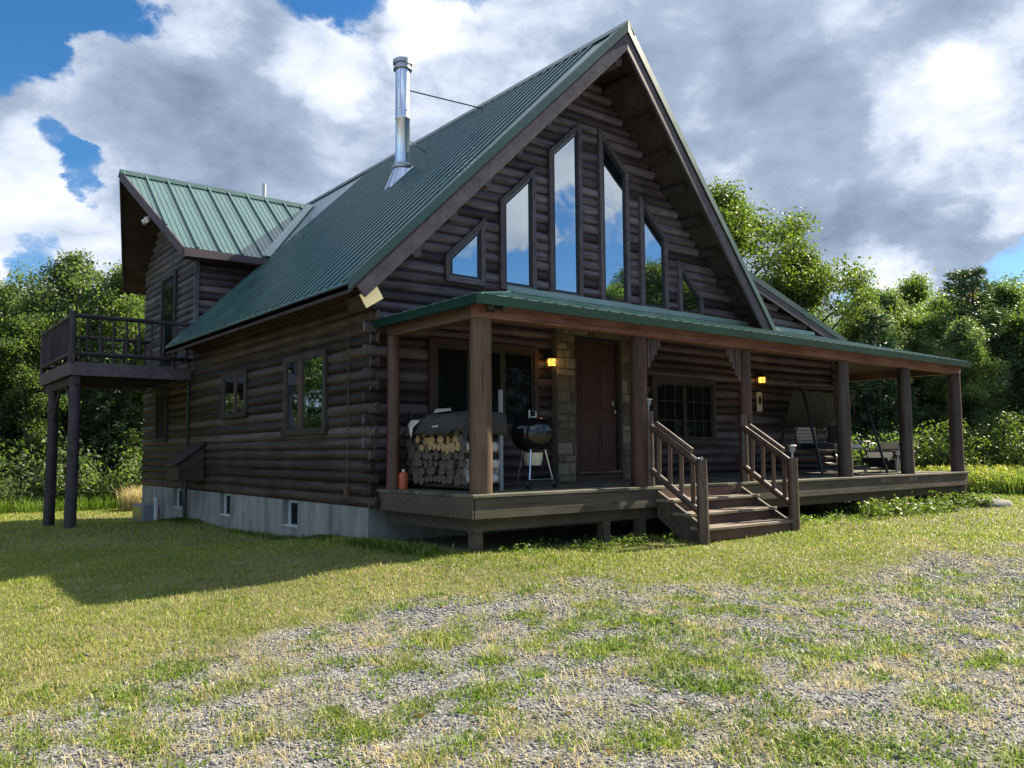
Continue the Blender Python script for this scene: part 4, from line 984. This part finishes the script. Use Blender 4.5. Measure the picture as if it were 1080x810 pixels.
# ------------------------------------------------------------------ vegetation materials
def leafmat(name, cols, trans=0.45, tw=(0.9, 1.15, 0.35)):
    m = bpy.data.materials.new(name); m.use_nodes = True; t = m.node_tree; t.nodes.clear(); nn = NT(t)
    geo = nn('ShaderNodeNewGeometry'); oi = nn('ShaderNodeObjectInfo')
    tcn = nn('ShaderNodeTexCoord'); nz = nn('ShaderNodeTexNoise', i_Vector=tcn.outputs['Object'], i_Scale=0.7, i_Detail=3.0)
    f = mathn(nn, 'MULTIPLY_ADD', geo.outputs['Random Per Island'], 0.5, mathn(nn, 'MULTIPLY_ADD', nz.outputs[0], 0.8, -0.25))
    f = mathn(nn, 'ADD', f, mathn(nn, 'MULTIPLY_ADD', oi.outputs['Random'], 0.3, -0.1))
    col = ramp3(nn, f, ((0.1, cols[0]), (0.5, cols[1]), (0.95, cols[2])))
    d = nn('ShaderNodeBsdfPrincipled', i_Roughness=0.5); t.links.new(col, d.inputs['Base Color']); d.inputs['Specular IOR Level'].default_value = 0.35
    tr = nn('ShaderNodeBsdfTranslucent'); tv = nn('ShaderNodeVectorMath', operation='MULTIPLY', i_0=col, i_1=tuple(1.6*c for c in tw)); t.links.new(tv.outputs[0], tr.inputs[0])
    ms = nn('ShaderNodeMixShader', i_0=trans, i_1=d.outputs[0], i_2=tr.outputs[0]); nn('ShaderNodeOutputMaterial', i_Surface=ms.outputs[0])
    return m
M_leafA = leafmat('maple_leaf', ((0.068, 0.10, 0.038), (0.132, 0.17, 0.064), (0.22, 0.245, 0.095)), 0.5)
M_leafB = leafmat('yellow_green_leaf', ((0.06, 0.088, 0.022), (0.115, 0.148, 0.034), (0.19, 0.205, 0.05)), .4)
M_leafC = leafmat('grey_green_leaf', ((0.075, 0.102, 0.06), (0.145, 0.175, 0.102), (0.225, 0.25, 0.155)), 0.46)
M_pine = leafmat('pine_needle', ((0.028, 0.052, 0.030), (0.058, 0.092, 0.05), (0.10, 0.14, 0.072)), 0.25)
M_leafO = leafmat('turning_orange_leaf', ((0.10, 0.09, 0.02), (0.20, 0.12, 0.03), (0.32, 0.14, 0.04)))
M_trunk = wood('tree_bark', (0.04, 0.034, 0.028), (0.10, 0.088, 0.075), (0.19, 0.17, 0.15), (6, 6, 1.2), 0.9, 0.6)
M_grass = leafmat('grass_blade', ((0.10, 0.138, 0.022), (0.22, 0.248, 0.044), (0.40, 0.37, 0.10)), 0.3)
M_dry = leafmat('dry_grass_blade', ((0.26, 0.21, 0.09), (0.42, 0.35, 0.17), (0.56, 0.49, 0.28)), 0.3, (1, .95, .8))
M_weed = leafmat('weed_leaf', ((0.065, 0.105, 0.022), (0.125, 0.18, 0.035), (0.20, 0.25, 0.055)), 0.35)
M_gstem = leafmat('goldenrod_stem', ((0.08, 0.115, 0.035), (0.15, 0.19, 0.065), (0.25, 0.27, 0.115)), 0.35)
M_gold = leafmat('goldenrod_flower', ((0.25, 0.24, 0.05), (0.38, 0.34, 0.06), (0.5, 0.44, 0.09)), 0.3)

def leaves(centers, rad, per, size, flat=.7, g=None, asp=.62, up=.5, fuzz=0):
    g = g or rng; N = len(centers)*per
    c = np.repeat(np.asarray(centers), per, 0); r = np.repeat(np.asarray(rad), per)
    d = g.normal(size=(N, 3)); d /= np.linalg.norm(d, axis=1)[:, None]; rr = g.random(N)**.45
    p = c + d*(rr*r)[:, None]*np.array([1, 1, flat]) if not fuzz else c + g.normal(size=(N, 3))*(r*fuzz)[:, None]*np.array([1, 1, flat])
    nrm = g.normal(size=(N, 3)) + np.array([0, 0, up*2]); nrm += d*.6; nrm /= np.linalg.norm(nrm, axis=1)[:, None]
    a = np.cross(nrm, g.normal(size=(N, 3))); a /= np.linalg.norm(a, axis=1)[:, None]; b = np.cross(nrm, a)
    s = size*g.uniform(.6, 1.35, N)[:, None]
    v = np.stack([p-a*s*.5, p-b*s*asp*.5+a*s*.05, p+a*s*.5-nrm*s*.12, p+b*s*asp*.5+a*s*.05], 1).reshape(-1, 3)
    f = np.arange(N*4).reshape(-1, 4); return v, f

def deciduous(seed, H, Rr, base, leafm, size=.15, per=95, nl=20, flat=.7, dens=1.0):
    g = np.random.default_rng(seed); rd = random.Random(seed); tb = MB()
    lean = (rd.uniform(-.04, .04), rd.uniform(-.04, .04)); P = [(lean[0]*z+.12*math.sin(z*.9+seed), lean[1]*z+.12*math.cos(z*.7+seed), z) for z in np.linspace(-.3, H*.9, 9)]
    tr = H*.018; tb.tube(P, [tr*(1.25-.2*0)*(1-.9*i/8)+.012 for i in range(9)], 8, wob=.06)
    cc, rad = [], []
    tp_ = lambda z: Vector((lean[0]*z+.12*math.sin(z*.9+seed), lean[1]*z+.12*math.cos(z*.7+seed), z))
    for k in range(nl):
        t = (k+.5)/nl; z = base+(H*.88-base)*t; az = k*2.4+rd.uniform(-.4, .4)
        prof = math.sin(math.pi*min(1, .18+.82*t)**.85)**.7 if t < .97 else .3
        L = Rr*max(.25, prof)*rd.uniform(.72, 1.12); el = R(10+50*t+rd.uniform(-10, 10))
        d = Vector((math.cos(az)*math.cos(el), math.sin(az)*math.cos(el), math.sin(el))); p0 = tp_(z); pts = [p0]
        for i in range(4): d = (d+Vector((rd.uniform(-.12, .12), rd.uniform(-.12, .12), .10))).normalized(); pts.append(pts[-1]+d*L/4)
        r0 = tr*.45*(1-.6*t); tb.tube(pts, [r0*(1-.85*i/4)+.006 for i in range(5)], 5, cap=False)
        cc.append(pts[-1]); rad.append(.11*Rr+.22)
        for j in range(5):
            f_ = rd.uniform(.3, 1.0)*4; i0 = min(3, int(f_)); b0 = pts[i0].lerp(pts[i0+1], f_-i0)
            dd = Vector((rd.gauss(0, 1), rd.gauss(0, 1), rd.gauss(.25, .6))).normalized(); b1 = b0+dd*L*rd.uniform(.22, .42)
            tb.tube([b0, (b0+b1)/2+Vector((0, 0, .05)), b1], [r0*.35, r0*.22, .005], 4, cap=False)
            cc.append(b1); rad.append((.10*Rr+.18)*rd.uniform(.7, 1.25))
    cc.append(tp_(H*.93)); rad.append(.10*Rr+.2)
    v, f = leaves([tuple(c) for c in cc], rad, int(per*dens), size, flat, g, fuzz=.50)
    return tb, fastmesh('crown', v, f, leafm)
def conifer(seed, H, Rr, base, leafm):
    g = np.random.default_rng(seed); rd = random.Random(seed); tb = MB()
    tb.tube([(0, 0, z) for z in np.linspace(-.3, H*.98, 6)], [H*.014*(1-.92*i/5)+.01 for i in range(6)], 7, wob=.05)
    cs = []; dirs = []
    z = base
    while z < H*.97:
        t = (z-base)/(H-base); nb = rd.randint(5, 7); a0 = rd.uniform(0, 6)
        for b in range(nb):
            az = a0+b*6.283/nb+rd.uniform(-.3, .3); L = Rr*(1-t)**.75*rd.uniform(.7, 1.15)+.12; p = Vector((0, 0, z)); up = .22-.25*(1-t)
            d = Vector((math.cos(az), math.sin(az), up)).normalized(); e_ = p+d*L; e_.z += .10*L
            tb.tube([p, p.lerp(e_, .5)-Vector((0, 0, .05*L)), e_], [.022*(1-t)+.008, .014, .004], 4, cap=False)
            m_ = max(3, int(L/.16))
            for i in range(m_):
                q = p.lerp(e_, .22+.78*(i+.5)/m_); q.z -= .18*L*((i+.5)/m_)*(1-(i+.5)/m_); cs.append(tuple(q)); dirs.append((az, L))
        z += rd.uniform(.26, .42)
    cs = np.array(cs); n_ = 16; N = len(cs)*n_
    az = np.repeat(np.array([d[0] for d in dirs]), n_)+g.normal(0, .75, N); el = g.normal(-.05, .35, N); L = g.uniform(.16, .36, N)
    a = np.stack([np.cos(az)*np.cos(el), np.sin(az)*np.cos(el), np.sin(el)], 1); p = np.repeat(cs, n_, 0)+g.normal(0, .07, (N, 3))
    b = np.cross(a, g.normal(size=(N, 3))); b /= np.linalg.norm(b, axis=1)[:, None]; w_ = .018+.02*g.random(N)[:, None]
    v = np.stack([p-b*w_*.4, p+a*L[:, None]*.45-b*w_, p+a*L[:, None], p+a*L[:, None]*.45+b*w_], 1).reshape(-1, 3)
    return tb, fastmesh('crown', v, np.arange(N*4).reshape(-1, 4), leafm)
def shrub(seed, H, Rr, leafm, size=.11, nst=26, per=85):
    g = np.random.default_rng(seed); rd = random.Random(seed); tb = MB(); cc, rad = [], []
    for k in range(nst):
        az = rd.uniform(0, 6.283); rr = Rr*math.sqrt(rd.random()); h = H*rd.uniform(.35, 1)*(1-.35*rr/Rr)
        e_ = Vector((rr*math.cos(az), rr*math.sin(az), h)); b0 = e_*.15; b0.z = -.1; tb.tube([b0, e_*.6+Vector((0, 0, .1)), e_], [.02, .014, .004], 4, cap=False)
        for f_ in (1, .68, .4): cc.append(tuple(e_*f_)); rad.append(.14+.13*H*rd.uniform(.6, 1.2))
    v, f = leaves(cc, rad, per//3+18, size, .8, g); return tb, fastmesh('crown', v, f, leafm)

class Tpl:
    def __init__(s, name, data):
        s.name = name; s.tb, s.crown = data; s.first = None
    def place(s, x, y, label, group=None, sc_=1.0, rz=None, cat='tree', zs=1.0, crownmat=None):
        z = float(hgt(x, y))-.05
        if s.first is None:
            o = empty(s.name, (x, y, z)); s.tb.build('trunk' if cat == 'tree' else 'stem', M_trunk, o, True); link(s.crown, 'crown', o); s.first = o
        else:
            o = dup(s.first)
        o.location = (x, y, z); o.rotation_euler = (0, 0, rz if rz is not None else rng.random()*6.28); o.scale = (sc_, sc_, sc_*zs)
        if 'group' in o: del o['group']
        tag(o, label, cat, group); return o
T1 = Tpl('maple_tree', deciduous(11, 9.5, 3.1, 1.2, M_leafA, .115, 230, 22))
T2 = Tpl('maple_tree', deciduous(12, 9.0, 2.7, 1.0, M_leafC, .11, 250, 22, .8))
T3 = Tpl('maple_tree', deciduous(13, 11.0, 4.2, 2.2, M_leafB, .13, 270, 26, .65))
T4 = Tpl('maple_tree', deciduous(14, 8.0, 2.7, 0.5, M_leafA, .11, 240, 22, .75))
T5 = Tpl('maple_tree', deciduous(15, 8.5, 2.5, 0.6, M_leafC, .10, 280, 22, .9))
T6 = Tpl('orange_maple_tree', deciduous(16, 8.2, 2.2, 1.2, M_leafO, .15, 70, 14, .7))
P1 = Tpl('pine_tree', conifer(21, 9.0, 2.4, 0.6, M_pine))
P2 = Tpl('spruce_tree', conifer(22, 7.5, 1.9, 0.3, M_pine))
S1 = Tpl('shrub', shrub(31, 2.3, 1.4, M_leafA)); S2 = Tpl('shrub', shrub(32, 1.9, 1.2, M_leafC)); S3 = Tpl('shrub', shrub(33, 2.8, 1.3, M_leafB))

gL = 'trees of the wood behind the left of the house'; gR = 'trees of the wood behind the right of the porch'; gB = 'trees across the drive behind the viewer'
lab2 = 'green tree deep in the wood beyond the balcony, partly hidden'
lab3 = 'green tree deep in the wood beyond the porch end, partly hidden'
T1.place(-2.9, 22.5, 'bright green leafy tree at the left edge of the picture', None, .88)
T2.place(.2, 22.6, 'tall grey green tree rising just above the balcony corner', None, 1.02)
T1.place(2.1, 21.6, 'green maple standing beside the overhanging dormer gable', None, .93)
T4.place(-1.2, 20.8, 'low bushy maple below the balcony railing, left', None, .80)
P2.place(1.1, 20.0, 'dark spruce seen between the balcony posts and house wall', None, .75)
T4.place(3.4, 20.5, 'dark leafy tree at the far corner of the log wall', None, .9)
for (tpl, x_, y_, s_) in ((T5, -5.0, 24.5, .95), (T1, -4.6, 27.5, 1.0), (T2, -1.2, 27, .95), (T5, 1.6, 26.5, 1.0), (T4, 4.0, 25.5, 1.05), (T4, -3.2, 24.6, .95), (T4, -.4, 24.4, .95), (T4, 2.3, 24.2, .9), (T4, -6.2, 26.5, 1.0), (P2, -2.0, 25.6, .95), (T1, 6.6, 23.0, 1.0), (P1, 5.6, 28.0, .9), (T4, -8.0, 26.5, .9), (T1, -8.5, 23.0, .9), (T3, -12, 24, .8), (T2, -6.5, 21.5, .85), (T4, -10.5, 19.5, .95), (T1, -14.5, 21, 1.0), (T3, -16, 15, .85), (T5, 0, 31, 1.0), (T1, 4, 32, 1.0), (T4, -4, 31.5, 1.0), (T1, 9.5, 26, 1.0), (T4, 12.5, 27.5, 1.0), (T2, 15.5, 25, 1.0), (T5, 18.5, 22, 1.0), (T1, 19.5, 17.5, .9), (T4, 13, 31, 1.1), (T1, 17, 29, 1.0), (T4, 21.5, 20, 1.0), (T2, -19, 19, 1.0), (T1, -22, 12, 1.0), (T4, -20, 23, 1.1), (T5, -25, 16, 1.1), (T1, -25, 6, 1.0), (T4, -13, 28, 1.1)):
    tpl.place(x_, y_, lab2, gL, s_)
for (tpl, x_, y_, s_) in ((S1, -2.6, 19.2, 1.0), (S2, -.6, 18.6, 1.0), (S1, .9, 18.2, .9), (S2, 2.2, 17.8, 1.0), (S1, -4.5, 20, 1.1), (S3, 3.6, 18.2, .9), (S2, -1.8, 18.2, .6), (S1, 1.8, 19.3, 1.1), (S1, -3.4, 18.6, .9), (S2, -.2, 19.6, 1.3), (S1, -1.5, 19.6, 1.2), (S2, 2.9, 19.2, 1.2), (S1, -5.8, 19.0, 1.0)):
    tpl.place(x_, y_, 'leafy shrub at the foot of the wood beyond the balcony posts', 'shrubs at the foot of the left wood', s_, cat='shrub')
# right side
T3.place(20.6, 9.6, 'tall yellow green maple rising behind the right roof slope', None, 1.05)
T3.place(22.6, 7.6, 'broad yellow green maple left of the far conifers', None, .82, rz=1.0)
T5.place(23.6, 6.0, 'grey green feathery tree directly above the porch roof end', None, .80)
T2.place(26.2, 6.2, 'rounded grey green tree behind the end of the porch roof', None, .85)
P1.place(27.6, 3.6, 'dark layered pine rising at the right beyond the porch', None, .92)
P1.place(29.2, .9, 'dark pine at the right edge of the picture', None, .95)
T6.place(31.5, 5.2, 'tree with orange turning leaves at the upper right', None, .98)
T2.place(24.9, 3.0, 'pale feathery grey green tree between the last two porch posts', None, .66)
T1.place(29.6, 6.8, 'tall green tree on the skyline above the last porch post', None, .92)
P2.place(21.8, 4.4, 'dark spruce seen under the porch roof between two posts', None, .80)
for (tpl, x_, y_, s_) in ((T4, 24.5, 2.6, .62), (T4, 28.8, 2.4, .8), (T4, 26.3, 4.6, .8), (T4, 31.0, .8, .9), (T1, 28.2, 5.2, .78), (T4, 30.6, 3.6, 1.0), (T5, 27.5, 8.5, .85), (T1, 31, 9.5, .95), (P1, 33.5, 6.5, 1.05), (T1, 34.5, 3.2, 1.0), (P1, 33, -.5, 1.0), (T4, 31.2, -3.0, .9), (T4, 25.5, 11.5, .9), (T1, 29, 12, .9), (P2, 19.5, 6.8, .8), (T4, 17.5, 12, .9), (T1, 22, 14, .9), (T5, 33, -6, .95), (T1, 36, -2.5, 1.0), (T2, 37, 7, 1.0)):
    tpl.place(x_, y_, lab3, gR, s_)
for (tpl, x_, y_, s_, lb) in ((S3, 20.6, 1.6, .85, 'pale sunlit bush behind the goldenrod left of the last porch post'), (S3, 22.3, .4, .95, 'pale sunlit bush behind the goldenrod right of the last porch post'), (S2, 23.6, -.6, 1.0, 'grey green bush behind the goldenrod at the right edge'), (S1, 19.6, 3.2, 1.0, 'dark bush in the shade between the middle porch posts')):
    tpl.place(x_, y_, lb, None, s_, cat='shrub')
for (tpl, x_, y_, s_) in ((S1, 24.2, 2.0, 1.1), (S1, 26.0, 1.2, 1.2), (S2, 26.5, -1.2, 1.2), (S1, 22.6, 2.8, 1.1), (S3, 24.8, -2.2, 1.0), (S1, 18.6, 4.6, 1.0), (S1, 28, -2.6, 1.2), (S2, 20.8, 3.2, 1.1)):
    tpl.place(x_, y_, 'green shrub in the thicket behind the goldenrod', 'shrubs of the thicket beyond the porch', s_, cat='shrub')
# across the drive (seen in the window reflections)
for (tpl, x_, y_, s_) in ((T4, 13.5, -18.5, .80), (T1, 16.5, -19.5, .72), (T4, 20.0, -18.5, .98), (T1, 23.0, -18.5, 1.0), (T3, 26.8, -18.8, 1.0), (T1, 30.0, -18.0, 1.22), (T3, 33.5, -17.5, 1.1), (T1, 37, -17, 1.25), (T2, 25, -23, 1.1), (T3, 31, -23, 1.15), (T1, 18, -24, .9), (T3, 8, -26, .7), (T1, 2, -28, .8), (T4, -4, -27, .9)):
    tpl.place(x_, y_, 'leafy tree across the drive, seen reflected in the gable windows', gB, s_)

# ------------------------------------------------------------------ grass, weeds, gravel stones
def blades(px_, py_, h, wdt, lean, g):
    N = len(px_); az = g.random(N)*6.283; lz = g.random(N)*lean
    pz = hgt(px_, py_)-.008
    dx, dy = np.cos(az), np.sin(az); b = np.stack([-dy, dx, np.zeros(N)], 1)*(wdt/2)[:, None]
    p = np.stack([px_, py_, pz], 1); md = p + np.stack([dx*h*lz*.35, dy*h*lz*.35, h*.55], 1); tpz = p + np.stack([dx*h*lz, dy*h*lz, h*(1-.25*lz)], 1)
    v = np.stack([p-b, p+b, md+b*.75, tpz, md-b*.75], 1).reshape(-1, 3)
    k = np.arange(N)[:, None]*5; 
    return v, np.concatenate([k+np.array([0, 1, 2, 4])], 0), np.concatenate([k+np.array([2, 3, 4])], 0)
def wedge(N, d0, d1, g, pw=1.0, margin=.10):
    u = g.random(N); d = (d0**pw+(d1**pw-d0**pw)*u)**(1/pw); a = yw + np.arctan(g.uniform(-.626-margin, .626+margin, N))
    r = d/np.cos(a-yw); return CAM[0]+np.sin(a)*r, CAM[1]+np.cos(a)*r, d
def outhouse(x, y):
    return ~((x > .0) & (x < 12.6) & (y > -1.9) & (y < 11.5))
def grass_obj(name, N, d0, d1, mats, hr, wr, lean, dens, seed, label, pw=1.0):
    g = np.random.default_rng(seed); x, y, d = wedge(N, d0, d1, g, pw); k = (g.random(N) < dens(x, y)) & outhouse(x, y); x, y, d = x[k], y[k], d[k]; N = len(x)
    h = g.uniform(hr[0], hr[1], N)*(0.6+.8*fbm(x*1.3, y*1.3, 9, 2)); wv_ = g.uniform(wr[0], wr[1], N)*np.maximum(1, d/6.0)
    az = g.random(N)*6.283; lz = g.random(N)*lean; pz = hgt(x, y)-.006; dx, dy = np.cos(az), np.sin(az)
    b = np.stack([-dy, dx, np.zeros(N)], 1)*(wv_/2)[:, None]; p = np.stack([x, y, pz], 1)
    md = p+np.stack([dx*h*lz*.35, dy*h*lz*.35, h*.6], 1); tp_ = p+np.stack([dx*h*lz, dy*h*lz, h*(1-.35*np.minimum(lz, 1.3))], 1)
    v = np.stack([p-b, p+b, md+b*.7, tp_, md-b*.7], 1).reshape(-1, 3)
    i5 = np.arange(N)[:, None]*5; f = np.concatenate([i5+np.array([0, 1, 2]), i5+np.array([0, 2, 4]), i5+np.array([4, 2, 3])], 1).reshape(-1, 3)
    me = fastmesh(name, v, f, mats); o = link(me, name); tag(o, label, 'grass', kind='stuff'); return o
dryf = lambda x, y: sstep(.42, .66, fbm(x*.55, y*.55, 61, 4)) 
nearhouse = lambda x, y: sstep(-4.2, -2.4, y)
lush = lambda x, y: np.clip(np.exp(-((y+2.6)/.7)**2)*sstep(.8, 2.0, x) + sstep(-.2, .6, y)*(x < 0), 0, 1)
grass_obj('lawn_grass', 210000, 3.4, 11.5, M_grass, (.022, .055), (.004, .007), 1.3, lambda x, y: np.where(grav(x, y) < .35, cover(x, y)*(1-.4*dryf(x, y)*(1-lush(x, y))), cover(x, y)*.14), 51, 'short green lawn grass growing in front of the house', 1.3)
grass_obj('lawn_grass', 150000, 11.5, 30, M_grass, (.03, .07), (.005, .008), 1.2, lambda x, y: cover(x, y)*.9, 52, 'short mown lawn grass beside and behind the house', 1.3)
grass_obj('dry_grass', 150000, 3.4, 13, M_dry, (.018, .045), (.0035, .006), 1.6, lambda x, y: cover(x, y)*(1-.6*grav(x, y))*(.10+.60*dryf(x, y))*(1-.85*lush(x, y)), 53, 'straw coloured dry grass mixed into the lawn', 1.3)
g = np.random.default_rng(77)
def tufts(name, N, d0, d1, matx, hr, nb, rad, dens, label, seed, wr=(.004, .008), pw=1.3, lean=1.2, zone=None):
    g = np.random.default_rng(seed); x, y, d = wedge(N, d0, d1, g, pw) if zone is None else (g.uniform(zone[0], zone[1], N), g.uniform(zone[2], zone[3], N), None)
    k = (g.random(len(x)) < dens(x, y)) & outhouse(x, y); x, y = x[k], y[k]; n_ = len(x); sz = g.uniform(.55, 1.4, n_)
    X = np.repeat(x, nb)+g.normal(0, rad, n_*nb)*np.repeat(sz, nb); Y = np.repeat(y, nb)+g.normal(0, rad, n_*nb)*np.repeat(sz, nb); S_ = np.repeat(sz, nb); N = len(X)
    h = g.uniform(hr[0], hr[1], N)*S_; az = np.arctan2(Y-np.repeat(y, nb), X-np.repeat(x, nb))+g.normal(0, .8, N); lz = g.uniform(.15, lean, N); wv_ = g.uniform(wr[0], wr[1], N)
    dx, dy = np.cos(az), np.sin(az); pz = hgt(X, Y)-.006; b = np.stack([-dy, dx, np.zeros(N)], 1)*(wv_/2)[:, None]; p = np.stack([X, Y, pz], 1)
    md = p+np.stack([dx*h*lz*.35, dy*h*lz*.35, h*.6], 1); tp_ = p+np.stack([dx*h*lz, dy*h*lz, h*(1-.4*np.minimum(lz, 1.3))], 1)
    v = np.stack([p-b, p+b, md+b*.9, tp_, md-b*.9], 1).reshape(-1, 3); i5 = np.arange(N)[:, None]*5
    f = np.concatenate([i5+np.array([0, 1, 2]), i5+np.array([0, 2, 4]), i5+np.array([4, 2, 3])], 1).reshape(-1, 3)
    o = link(fastmesh(name, v, f, matx), name); tag(o, label, 'plants', kind='stuff'); return o
tufts('gravel_weeds', 8000, 3.3, 9, M_weed, (.02, .05), 34, .055, lambda x, y: grav(x, y)*sstep(.53, .66, clump(x, y))*.8 + .02, 'green weed clumps scattered through the gravel', 81, (.006, .012), lean=1.6)
tufts('gravel_grass_tufts', 7500, 3.3, 10, M_grass, (.03, .07), 26, .05, lambda x, y: grav(x, y)*sstep(.50, .64, clump(x, y))*.7 + .025, 'wispy grass tufts growing in the gravel', 82, (.003, .005), lean=1.4)
tufts('gravel_dry_tufts', 4600, 3.3, 11, M_dry, (.03, .07), 26, .06, lambda x, y: grav(x, y)*sstep(.42, .55, clump(x+3, y))*.5 + .05, 'straw dry grass tufts in the gravel', 83, (.003, .005), lean=1.8)
# greener weeds along the deck and foundation
deckedge = lambda x, y: np.exp(-((y+2.25-.12*np.sin(x*1.7))/.38)**2)*(x > .5)*(.35+.9*fbm(x*1.3, y, 6, 2))*((x < 2.95) | (x > 5.1))
def leafweeds(name, N, zone, dens, hr, rad, per, size, label, seed, matx=None):
    g = np.random.default_rng(seed); x, y = g.uniform(zone[0], zone[1], N), g.uniform(zone[2], zone[3], N); k = g.random(N) < dens(x, y); x, y = x[k], y[k]
    h = g.uniform(hr[0], hr[1], len(x))*(.5+fbm(x*1.1, y*1.1, 14, 3)); c = np.stack([x, y, hgt(x, y)+h*.55], 1)
    v, f = leaves(c, h*.5+rad, per, size, .9, g, .5, .7); tag(link(fastmesh(name, v, f, matx or M_weed), name), label, 'weeds', kind='stuff')
leafweeds('deck_edge_weeds', 1900, (.4, 12.8, -3.2, -1.4), lambda x, y: deckedge(x, y)*sstep(.38, .6, fbm(x*1.6, y*1.6, 16, 3)), (.04, .13), .03, 14, .045, 'leafy green weeds along the front edge of the deck', 84)
leafweeds('deck_edge_weeds', 420, (8.0, 12.4, -2.75, -1.5), lambda x, y: sstep(.35, .55, fbm(x*1.9, y*1.9, 17, 3)), (.12, .36), .03, 26, .07, 'taller leafy weeds under the right end of the deck', 85, M_leafB)
tufts('foundation_weeds', 900, 0, 0, M_weed, (.03, .10), 18, .05, lambda x, y: np.exp(-((x+.10)/.22)**2)*sstep(.4, .65, fbm(x*2, y*2, 19, 3)), 'low weeds along the concrete foundation', 86, (.012, .024), zone=(-.7, .03, -1.2, 9), lean=1.3)
tufts('foundation_weeds', 420, 0, 0, M_weed, (.04, .13), 20, .06, lambda x, y: .55+0*x, 'shaded weeds at the corner between house and deck', 87, (.014, .028), zone=(-.35, .55, -1.9, .1), lean=1.3)
# tall meadow strips
tufts('tall_grass', 1300, 0, 0, M_weed, (.2, .5), 22, .14, lambda x, y: .9+0*x, 'tall rough grass at the foot of the left wood', 88, (.012, .022), zone=(-9, 5.5, 16.8, 19.6), lean=.9)
tufts('dry_tall_grass', 200, 0, 0, M_dry, (.35, .7), 40, .10, lambda x, y: .95+0*x, 'sunlit straw coloured tall grass beyond the balcony', 89, (.008, .014), zone=(.75, 2.1, 14.6, 15.7), lean=.6)
tufts('goldenrod', 1500, 0, 0, M_gstem, (.3, .68), 24, .14, lambda x, y: .35+.9*fbm(x*.8, y*.8, 4, 3), 'band of green goldenrod stems beyond the porch end', 90, (.02, .035), zone=(17.9, 27, -3.6, 1.6), lean=.6)
g = np.random.default_rng(91); n_ = 1900
x, y = g.uniform(17.6, 27, n_), g.uniform(-3.6, 1.6, n_); zz = hgt(x, y)+g.uniform(.3, .68, n_)
v, f = leaves(np.stack([x, y, zz], 1), np.full(n_, .10), 14, .055, .9, g); tag(link(fastmesh('goldenrod_flowers', v, f, M_gold), 'goldenrod_flowers'), 'yellow goldenrod flower heads over the green stems', 'flowers', kind='stuff')

g = np.random.default_rng(97); x, y, d = wedge(260, 3.4, 11, g, 1.4); k = outhouse(x, y); x, y = x[k], y[k]
v, f = leaves(np.stack([x, y, hgt(x, y)+.012], 1), np.full(len(x), .006), 1, .055, .3, g, .7, 2.5)
tag(link(fastmesh('fallen_leaves', v, f, M_leafO), 'fallen_leaves'), 'scattered brown fallen leaves on the drive and lawn', 'leaves', kind='stuff')
# loose gravel stones near the viewer
def gravel_mat():
    m, nn, b, t = mat('loose_gravel', (0.3, 0.3, 0.3), 0.9); geo = nn('ShaderNodeNewGeometry')
    t.links.new(ramp3(nn, geo.outputs['Random Per Island'], ((0.0, (0.085, 0.085, 0.09)), (0.55, (0.19, 0.188, 0.192)), (0.9, (0.31, 0.303, 0.297)), (1.0, (0.5, 0.49, 0.47)))), b.inputs['Base Color']); return m
g = np.random.default_rng(95); N = 130000; x, y, d = wedge(N, 3.3, 10.5, g, 1.4); k = g.random(N) < np.clip(grav(x, y)*1.1*(1-.7*sstep(.5, .7, clump(x, y))), 0, 1); x, y, d = x[k], y[k], d[k]; N = len(x)
s_ = (.0042+.0085*g.random(N)**2.2)*np.clip(d/5.5, 1, 1.35)+.010*(g.random(N) < .008)
oc = np.array([(1, 0, 0), (-1, 0, 0), (0, 1, 0), (0, -1, 0), (0, 0, 1), (0, 0, -1.)]); fo = np.array([(0, 2, 4), (2, 1, 4), (1, 3, 4), (3, 0, 4), (2, 0, 5), (1, 2, 5), (3, 1, 5), (0, 3, 5)])
a = g.random(N)*6.283; v = oc[None]*g.uniform(.6, 1.35, (N, 6, 1))*np.stack([s_*g.uniform(.8, 1.5, N), s_, s_*g.uniform(.45, .85, N)], 1)[:, None]
ca, sa = np.cos(a)[:, None], np.sin(a)[:, None]; vx, vy = v[..., 0]*ca-v[..., 1]*sa, v[..., 0]*sa+v[..., 1]*ca
v = np.stack([vx+x[:, None], vy+y[:, None], v[..., 2]+(hgt(x, y)+s_*.2)[:, None]], 2).reshape(-1, 3)
tag(link(fastmesh('gravel', v, (np.arange(N)[:, None, None]*6+fo[None]).reshape(-1, 3), gravel_mat()), 'gravel'), 'loose grey crushed stone on the drive', 'gravel', kind='stuff')
for o in sc.objects:
    if '_w' in o: del o['_w']
